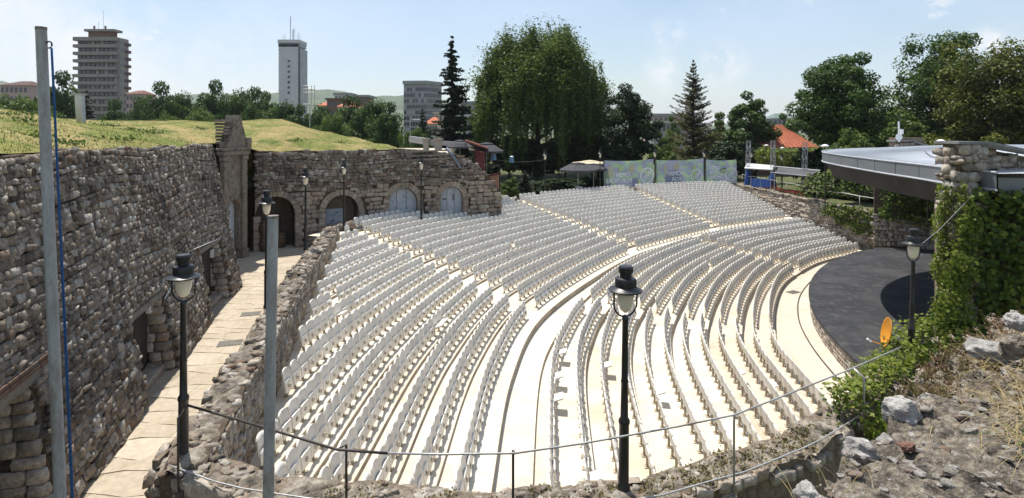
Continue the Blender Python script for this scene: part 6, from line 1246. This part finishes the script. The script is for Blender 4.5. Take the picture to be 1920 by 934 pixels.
for x, y, Yd, zb2, lab in ((1547, 274, 44, ZT, 'mushroom garden lamp above the far tip of the stage roof'), (1764, 265, 40, ZT, 'mushroom garden lamp behind the roof, nearer the pillar'), (1740, 277, 38.6, ZT, 'low mushroom lamp right of the roof chimney'), (1437, 273, 74, ZT, 'white mushroom lamp in front of the brick house'), (1467, 278, 74, ZT, 'smaller white mushroom lamp in front of the brick house')):
    q = PY(x, y, Yd); t = thing('mushroom_lamp', lab, 'lamp', (q[0], Yd, zb2), 'mushroom garden lamps', world_parts=True); mb = MB(); mb.tube([(q[0], Yd, zb2), (q[0], Yd, q[2])], .04, 6); mb.build('post', BLACKM, t); mb = MB(); mb.lathe([(.3, -.05), (.28, .02), (.18, .1), (.03, .14)], tuple(q), 12); mb.build('shade', WHITEP, t, True)
# satellite dish by the parapet end
OR = M('orange_dish_paint', [(.56, .22, .02), (.66, .28, .03)], scale=3, rough=.45, var=.08); ds = thing('satellite_dish', 'orange satellite dish beside the lamp post at the stage end', 'satellite dish', tuple(PY(1672, 640, 13.9)), world_parts=True)
c = PY(1668, 624, 13.9); dn = np.array((-.93, .26, .2)); dn /= np.linalg.norm(dn); e1_ = np.cross((0, 0, 1), dn); e1_ /= np.linalg.norm(e1_); e2_ = np.cross(dn, e1_)
mb = MB(); mb.lathe([(.01, 0), (.12, .012), (.22, .04), (.31, .075), (.325, .085), (.31, .06), (.2, .02), (.01, -.02)], n=22); mb.v = [tuple(c + e1_ * x * .92 + e2_ * y * 1.1 + dn * z) for x, y, z in mb.v]; mb.build('reflector', OR, ds, True)
mb = MB(); lo = c - e2_ * .33; mb.tube([lo, lo + dn * .36 + np.array((0, 0, .02))], .014, 5); mb.build('feed_arm', OR, ds); mb = MB(); mb.tube([lo + dn * .33, lo + dn * .43 + e2_ * .05], .03, 6); mb.build('feed_horn', WHITEP, ds)
mb = MB(); mb.tube([c - dn * .03, c - dn * .2 - e2_ * .05, (c[0] + .16, c[1] + .05, 4.1)], .022, 6); mb.build('mount', STEEL, ds)
mb = MB(); mb.tube([PY(1822, 368, 15.7), PY(1760, 432, 15.2), PY(1700, 480, 14.2)], .006, 5); tag(mb.build('tie_wire', STEEL), 'thin wire running from the pillar down to the lamp post', 'wire')
mb = MB(); mb.tube([np.array(lw_pt(D_B[1] - .1, ZA + 2.15, -.12)), np.array(lw_pt(D_B[1] + 1.8, ZA + 2.5, -.12)), np.array(lw_pt(D_C[0] - 1.5, ZA + 2.9, -.12)), np.array(lw_pt(D_C[1] - .2, ZA + 2.6, -.12))], .012, 5); tag(mb.build('wall_cable', WHITEP), 'pale cable strung along the rampart wall between the doorway lamps', 'cable')

# ------------------------------------------------------------------ ruined wall top right in front of the camera
ROCK = M('lichen_rock', [(.06, .052, .044), (.14, .12, .098), (.28, .24, .19), (.20, .168, .13), (.36, .325, .275)], scale=9., rough=1, bump=1., bscale=55, var=.7, stain=(.032, .029, .027), sscale=6.5, spec=.08, speck=(.42, .40, .37))
edge = np.array([(.72, 1.45), (1.05, 2.0), (1.22, 2.25), (1.45, 2.5), (1.62, 2.62), (1.98, 2.92), (2.2, 3.15), (2.75, 3.62), (3.35, 4.05), (4.1, 4.55), (5.2, 5.3), (6.5, 6.2)])
es = spline(edge); nI, nD = 230, 96; ss = np.linspace(0, 11, nI); E = es(ss); tgE = np.gradient(E, axis=0); tgE /= np.linalg.norm(tgE, axis=1, keepdims=True); nE = np.column_stack((tgE[:, 1], -tgE[:, 0]))
dl = np.concatenate((np.zeros(6), np.linspace(0, 1, nD - 6) ** 1.35 * 3.2)); drop = np.concatenate((np.array([3.2, 1.6, .8, .4, .18, .06]), np.zeros(nD - 6)))
def fbm(x, y, z=0., o=4): return mn.fractal(Vector((x, y, z)), .9, 2.1, o)
V = np.empty((nI, nD, 3))
for i in range(nI):
    wob = .10 * fbm(ss[i] * 1.6, 3.3)
    for j in range(nD):
        q = E[i] + nE[i] * (dl[j] + wob - (.10 * (1 - drop[j] / 3.2) if drop[j] > 0 else 0) * 0 - .04 * drop[j]); rise = .13 * dl[j] + .06 * fbm(q[0] * 1.1, q[1] * 1.1)
        z = CZ - 1.43 + .02 * i / nI + rise + .055 * fbm(q[0] * 4, q[1] * 4, 2.) + .03 * fbm(q[0] * 12, q[1] * 12, 5., 5) + .012 * fbm(q[0] * 40, q[1] * 40, 9., 3) - drop[j]; cell = mn.voronoi(Vector((q[0] * 5.5, q[1] * 5.5, drop[j] * 3)))[0]; z += .05 * min(.5, cell[1] - cell[0]); q = q + nE[i] * (.06 * fbm(q[0] * 4, q[1] * 4, drop[j] * 4) if drop[j] > 0 else 0); V[i, j] = (q[0], q[1], z)
Vf = V.reshape(-1, 3); Fq = np.array([(i * nD + j, i * nD + j + 1, (i + 1) * nD + j + 1, (i + 1) * nD + j) for i in range(nI - 1) for j in range(nD - 1)])
ruin = thing('ruined_wall_top', 'crumbling mortared wall top with lichen right in front of the viewer', 'wall', (2.5, 3, 8.3), world_parts=True)
link('mortar_rubble', mesh_np('mortar_rubble', Vf, Fq, smooth=True), ROCK, ruin)
def ground_at(x, y): d = (Vf[:, 0] - x) ** 2 + (Vf[:, 1] - y) ** 2; return Vf[np.argmin(d), 2]
ROCKW = M('white_limestone', [(.27, .255, .235), (.38, .36, .335), (.48, .46, .43)], scale=9, rough=.95, bump=1., bscale=30, var=.3, stain=(.20, .185, .165), sscale=6)
def boulder(x, y, Hh, w, h, d, lab, seed, mat):
    bm = bmesh.new(); bmesh.ops.create_icosphere(bm, subdivisions=4, radius=1); r_ = np.random.default_rng(seed); s3 = r_.uniform(0, 50)
    for v in bm.verts: c = v.co.copy(); k = 1 + .30 * mn.noise(c * 1.3 + Vector((s3, 0, 0))) + .14 * mn.noise(c * 3.1 + Vector((0, s3, 0))) + .05 * mn.noise(c * 8 + Vector((0, s3, 1))); m_ = max(abs(c.x), abs(c.y), abs(c.z)); v.co = c * k * (1 - .45 + .45 / max(m_, .5))
    me = bpy.data.meshes.new('loose_stone'); bm.to_mesh(me); bm.free(); p = PH(x, y, Hh); o = link('loose_stone', me, mat); o.location = p; o.scale = (w * .36, d * .36, h * .36); o.rotation_euler = (r_.normal(0, .2), r_.normal(0, .2), r_.uniform(0, 6)); tag(o, lab, 'stone')
boulder(1850, 658, 1.28, .26, .13, .2, 'long pale stone lying on the ruined wall top at the upper right', 1, ROCKW)
boulder(1690, 775, 1.40, .20, .20, .2, 'tall white stone on the edge of the ruined wall top', 2, ROCKW); boulder(1740, 758, 1.41, .13, .10, .12, 'small white stone beside the tall white one', 3, ROCKW)
boulder(1618, 848, 1.42, .19, .13, .17, 'grey white flat stone on the wall edge lower down', 4, ROCKW); boulder(1660, 828, 1.40, .09, .06, .08, 'little pale stone behind the flat grey white one', 5, ROCKW)
boulder(1512, 930, 1.42, .12, .12, .12, 'pointed grey stone at the bottom edge of the picture', 6, ROCKW); boulder(1905, 603, 1.27, .16, .13, .15, 'white stone at the far right end of the wall top', 7, ROCKW); boulder(1790, 880, 1.33, .06, .04, .05, 'tiny white pebble in the middle of the wall top', 8, ROCKW)
boulder(1700, 838, 1.38, .10, .05, .09, 'flat reddish stone in the wall top', 9, M('red_stone', [(.16, .08, .06), (.22, .12, .09)], rough=.95, bump=.8, var=.3)); boulder(1905, 650, 1.2, .2, .16, .2, 'dark grey rough stone right of the long pale stone', 10, ROCK)
# pebbles bedded in the mortar
ids = rng.choice(len(Vf), 1100); ok = [i for i in ids if (i % nD) > 7]; C = Vf[ok] + (0, 0, .004); n = len(C); az = U(0, 6.28, n); sz = U(.01, .045, n)
put_stones(ruin, C, np.column_stack((np.cos(az), np.sin(az), 0 * az)), np.column_stack((rng.normal(0, .2, n), rng.normal(0, .2, n), np.ones(n))), np.column_stack((sz * U(.8, 1.5, n), sz * .35, sz)), M('bedded_pebble', [(.10, .09, .08), (.20, .18, .155), (.30, .27, .23), (.40, .38, .35), (.22, .15, .11)], tint=True, rough=1, bump=1., bscale=60, var=.4, spec=.1), 150, jitrot=.5)
# dry grass and herbs
STRAW = M('dry_straw', [(.20, .14, .055), (.34, .25, .11), (.46, .36, .18), (.25, .19, .08)], tint=True, rough=.8, var=.2, transl=.25)
def straw(name, lab, centers, n, L0, L1, w, mat, seed, lift=.35, tb=.5, cat='grass', kind=None):
    rr = np.random.default_rng(seed); VV, Fs, tt = [], [], []
    for k in range(n):
        c = centers[rr.integers(len(centers))]; x, y = c[0] + rr.normal(0, c[2]), c[1] + rr.normal(0, c[2]); z = ground_at(x, y); L_ = rr.uniform(L0, L1); a = rr.uniform(0, 6.28); d = np.array((math.cos(a), math.sin(a), 0)); e = np.array((-d[1], d[0], 0)); up = rr.uniform(.15, 1) * lift * 2; b = len(VV)
        for j in range(6):
            s = j / 5; p = np.array((x, y, z)) + d * L_ * s * (.45 + .4 * s) + np.array((0, 0, L_ * (up * s - up * .8 * s * s * s))); ww = w * (1 - .8 * s); VV += [p - e * ww, p + e * ww]
        Fs += [(b + 2 * j, b + 2 * j + 1, b + 2 * j + 3, b + 2 * j + 2) for j in range(5)]; tt += [np.clip(rr.normal(tb, .25), 0, 1)] * 12
    o = link(name, mesh_np(name, VV, Fs, tt), mat); return tag(o, lab, cat, kind='stuff')
straw('dry_grass', 'tangled dry straw grass on the right of the ruined wall top', [(2.75, 3.0, .14), (2.5, 2.6, .12), (2.3, 2.45, .1), (3.0, 3.3, .18), (2.25, 2.2, .1), (3.3, 3.6, .15), (2.6, 2.9, .2)], 820, .12, .40, .0022, STRAW, 3)
straw('dry_grass', 'sparse dry stalks rising before the shaded parapet face', [(1.05, 2.25, .08), (1.25, 2.35, .08), (.95, 2.05, .06)], 26, .25, .5, .0018, STRAW, 4, lift=.6)
GREENG = M('green_blade', [(.05, .09, .02), (.09, .14, .035), (.12, .16, .05)], tint=True, rough=.6, transl=.3); straw('green_blades', 'few green grass leaves at the lower right edge', [(2.2, 2.42, .05), (2.62, 2.75, .05)], 34, .12, .3, .006, GREENG, 5)
SED = leafmat('sedum', [(.05, .06, .02), (.10, .10, .035), (.16, .12, .055), (.20, .10, .07)], .2)
def herb(name, lab, centers, n, size, hh, mat, seed, flower=None):
    rr = np.random.default_rng(seed); t = thing(name, lab, 'plant', (centers[0][0], centers[0][1], ground_at(*centers[0][:2])), world_parts=True); P, T_, FP = [], [], []; mb = MB()
    for k in range(n):
        c = centers[rr.integers(len(centers))]; x, y = c[0] + rr.normal(0, c[2]), c[1] + rr.normal(0, c[2]); z = ground_at(x, y) - .01; h_ = hh * rr.uniform(.5, 1.2); lx, ly = rr.normal(0, .25, 2) * h_; s = rr.uniform(0, 1, 14)
        P.append(np.column_stack((x + lx * s + rr.normal(0, size * .8, 14), y + ly * s + rr.normal(0, size * .8, 14), z + h_ * s))); T_.append(np.clip(rr.normal(.4, .15) + .35 * s, 0, 1)); mb.tube([(x, y, z), (x + lx, y + ly, z + h_)], [.0022, .0012], 4, cap=False)
        if flower and rr.uniform() < .6: FP.append(np.array((x + lx, y + ly, z + h_)) + rr.normal(0, .011, (16, 3)) * np.array((1, 1, .5)))
    tag(mb.build('stems', STRAW, t), kind='stuff'); P = np.vstack(P); leaf_quads(P, rng.normal(0, .7, P.shape) + (0, 0, .5), size * U(.7, 1.4, len(P)), np.concatenate(T_), 'foliage', mat, t)
    if FP: FP = np.vstack(FP); leaf_quads(FP, rng.normal(0, .7, FP.shape) + (0, 0, 1), .012 * U(.7, 1.4, len(FP)), U(0, 1, len(FP)), 'blossoms', flower, t)
PALEF = leafmat('pale_blossom', [(.42, .34, .28), (.55, .46, .40)], .3)
herb('stonecrop', 'low olive stonecrop carpet on the edge of the ruined wall top', [(2.12, 3.08, .09), (2.3, 3.2, .1), (2.48, 3.38, .1), (2.7, 3.5, .12), (2.95, 3.72, .1)], 330, .016, .07, SED, 6)
herb('stonecrop', 'tall flowering stonecrop stems leaning out over the wall edge', [(1.98, 2.98, .06), (2.15, 3.15, .06), (2.3, 3.3, .06), (2.62, 3.6, .07)], 60, .012, .16, SED, 7, PALEF)
herb('stonecrop', 'reddish flowering stonecrop near the white stone at the far right', [(3.15, 3.95, .12), (3.4, 4.1, .12), (2.95, 3.85, .08)], 150, .014, .11, leafmat('red_sedum', [(.10, .06, .03), (.18, .09, .05), (.24, .12, .07)], .2), 8, PALEF)
herb('stonecrop', 'small pale-flowered stonecrop at the bottom edge', [(1.12, 2.2, .04), (1.32, 2.42, .03)], 22, .012, .12, SED, 9, PALEF)
# weeds on the parapet top
W_ = []
for u in np.concatenate((U(3, 14, 70), U(8, 12, 60))): q = PF.at(u) - PF.nor(u) * U(.05, .5); W_.append(np.column_stack((q[0] + rng.normal(0, .06, 16), q[1] + rng.normal(0, .06, 16), float(PZ(u)) + .03 + np.abs(rng.normal(0, .05, 16)))))
W_ = np.vstack(W_); o = leaf_quads(W_, rng.normal(0, .7, W_.shape) + (0, 0, .4), .05 * U(.5, 1.4, len(W_)), U(0, 1, len(W_)), 'weeds', M('parapet_weed', [(.08, .09, .025), (.16, .13, .05), (.24, .19, .09)], tint=True, rough=.9, transl=.2)); tag(o, 'dry and green weeds growing along the near parapet top', 'weeds', kind='stuff')
sap = PY(1573, 735, 10.9); t = thing('fig_sapling', 'small green sapling sprouting from the parapet beside the ivy', 'plant', (sap[0], sap[1], 4.4), world_parts=True); mb = MB(); mb.tube([(sap[0], sap[1], 4.3), (sap[0] + .03, sap[1], 5.1)], [.012, .005], 5); mb.build('stem', BARK, t); pp = np.array((sap[0], sap[1], 4.75)) + rng.normal(0, 1, (60, 3)) * (.1, .1, .17); leaf_quads(pp, rng.normal(0, .6, pp.shape) + (0, 0, .6), .1 * U(.6, 1.3, 60), U(.3, 1, 60), 'leaves', LEAFL, t)
# rubble heaps left at the head of the three stairways
for s_, lab in ((3.0, 'small heap of brown stones at the head of the left stairway'), (5.0, 'small heap of brown stones at the head of the middle stairway'), (7.0, 'small heap of brown stones at the head of the right stairway')):
    q = up_row(NU + .6, s_); t = thing('stone_heap', lab, 'stones', (q[0], q[1], CZ - HU(NU)), world_parts=True); n = 14
    C = np.column_stack((q[0] + rng.normal(0, .28, n), q[1] + rng.normal(0, .2, n), CZ - HU(NU) + .1 + np.abs(rng.normal(0, .14, n)))); az = U(0, 6.28, n); sz = U(.2, .38, n)
    put_stones(t, C, np.column_stack((np.cos(az), np.sin(az), 0 * az)), np.column_stack((-np.sin(az), np.cos(az), 0 * az + .6)), np.column_stack((sz * 1.2, sz, sz)), STONE, 14, jitrot=.5)
# ------------------------------------------------------------------ summer haze
hz = MB(); hz.box((0, 1850, 101), (7600, 4100, 205)); ho = hz.build('haze', None); tag(ho, kind='stuff')
hm = bpy.data.materials.new('haze_air'); hm.use_nodes = True; hm.node_tree.nodes.remove(hm.node_tree.nodes['Principled BSDF'])
pv = hm.node_tree.nodes.new('ShaderNodeVolumePrincipled'); pv.inputs['Color'].default_value = (.86, .92, 1, 1); pv.inputs['Density'].default_value = .00011; pv.inputs['Anisotropy'].default_value = .2
hm.node_tree.links.new(pv.outputs['Volume'], hm.node_tree.nodes['Material Output'].inputs['Volume']); ho.data.materials.append(hm)
# ------------------------------------------------------------------ clean helper marks
for o in bpy.data.objects:
    if '_w' in o: del o['_w']
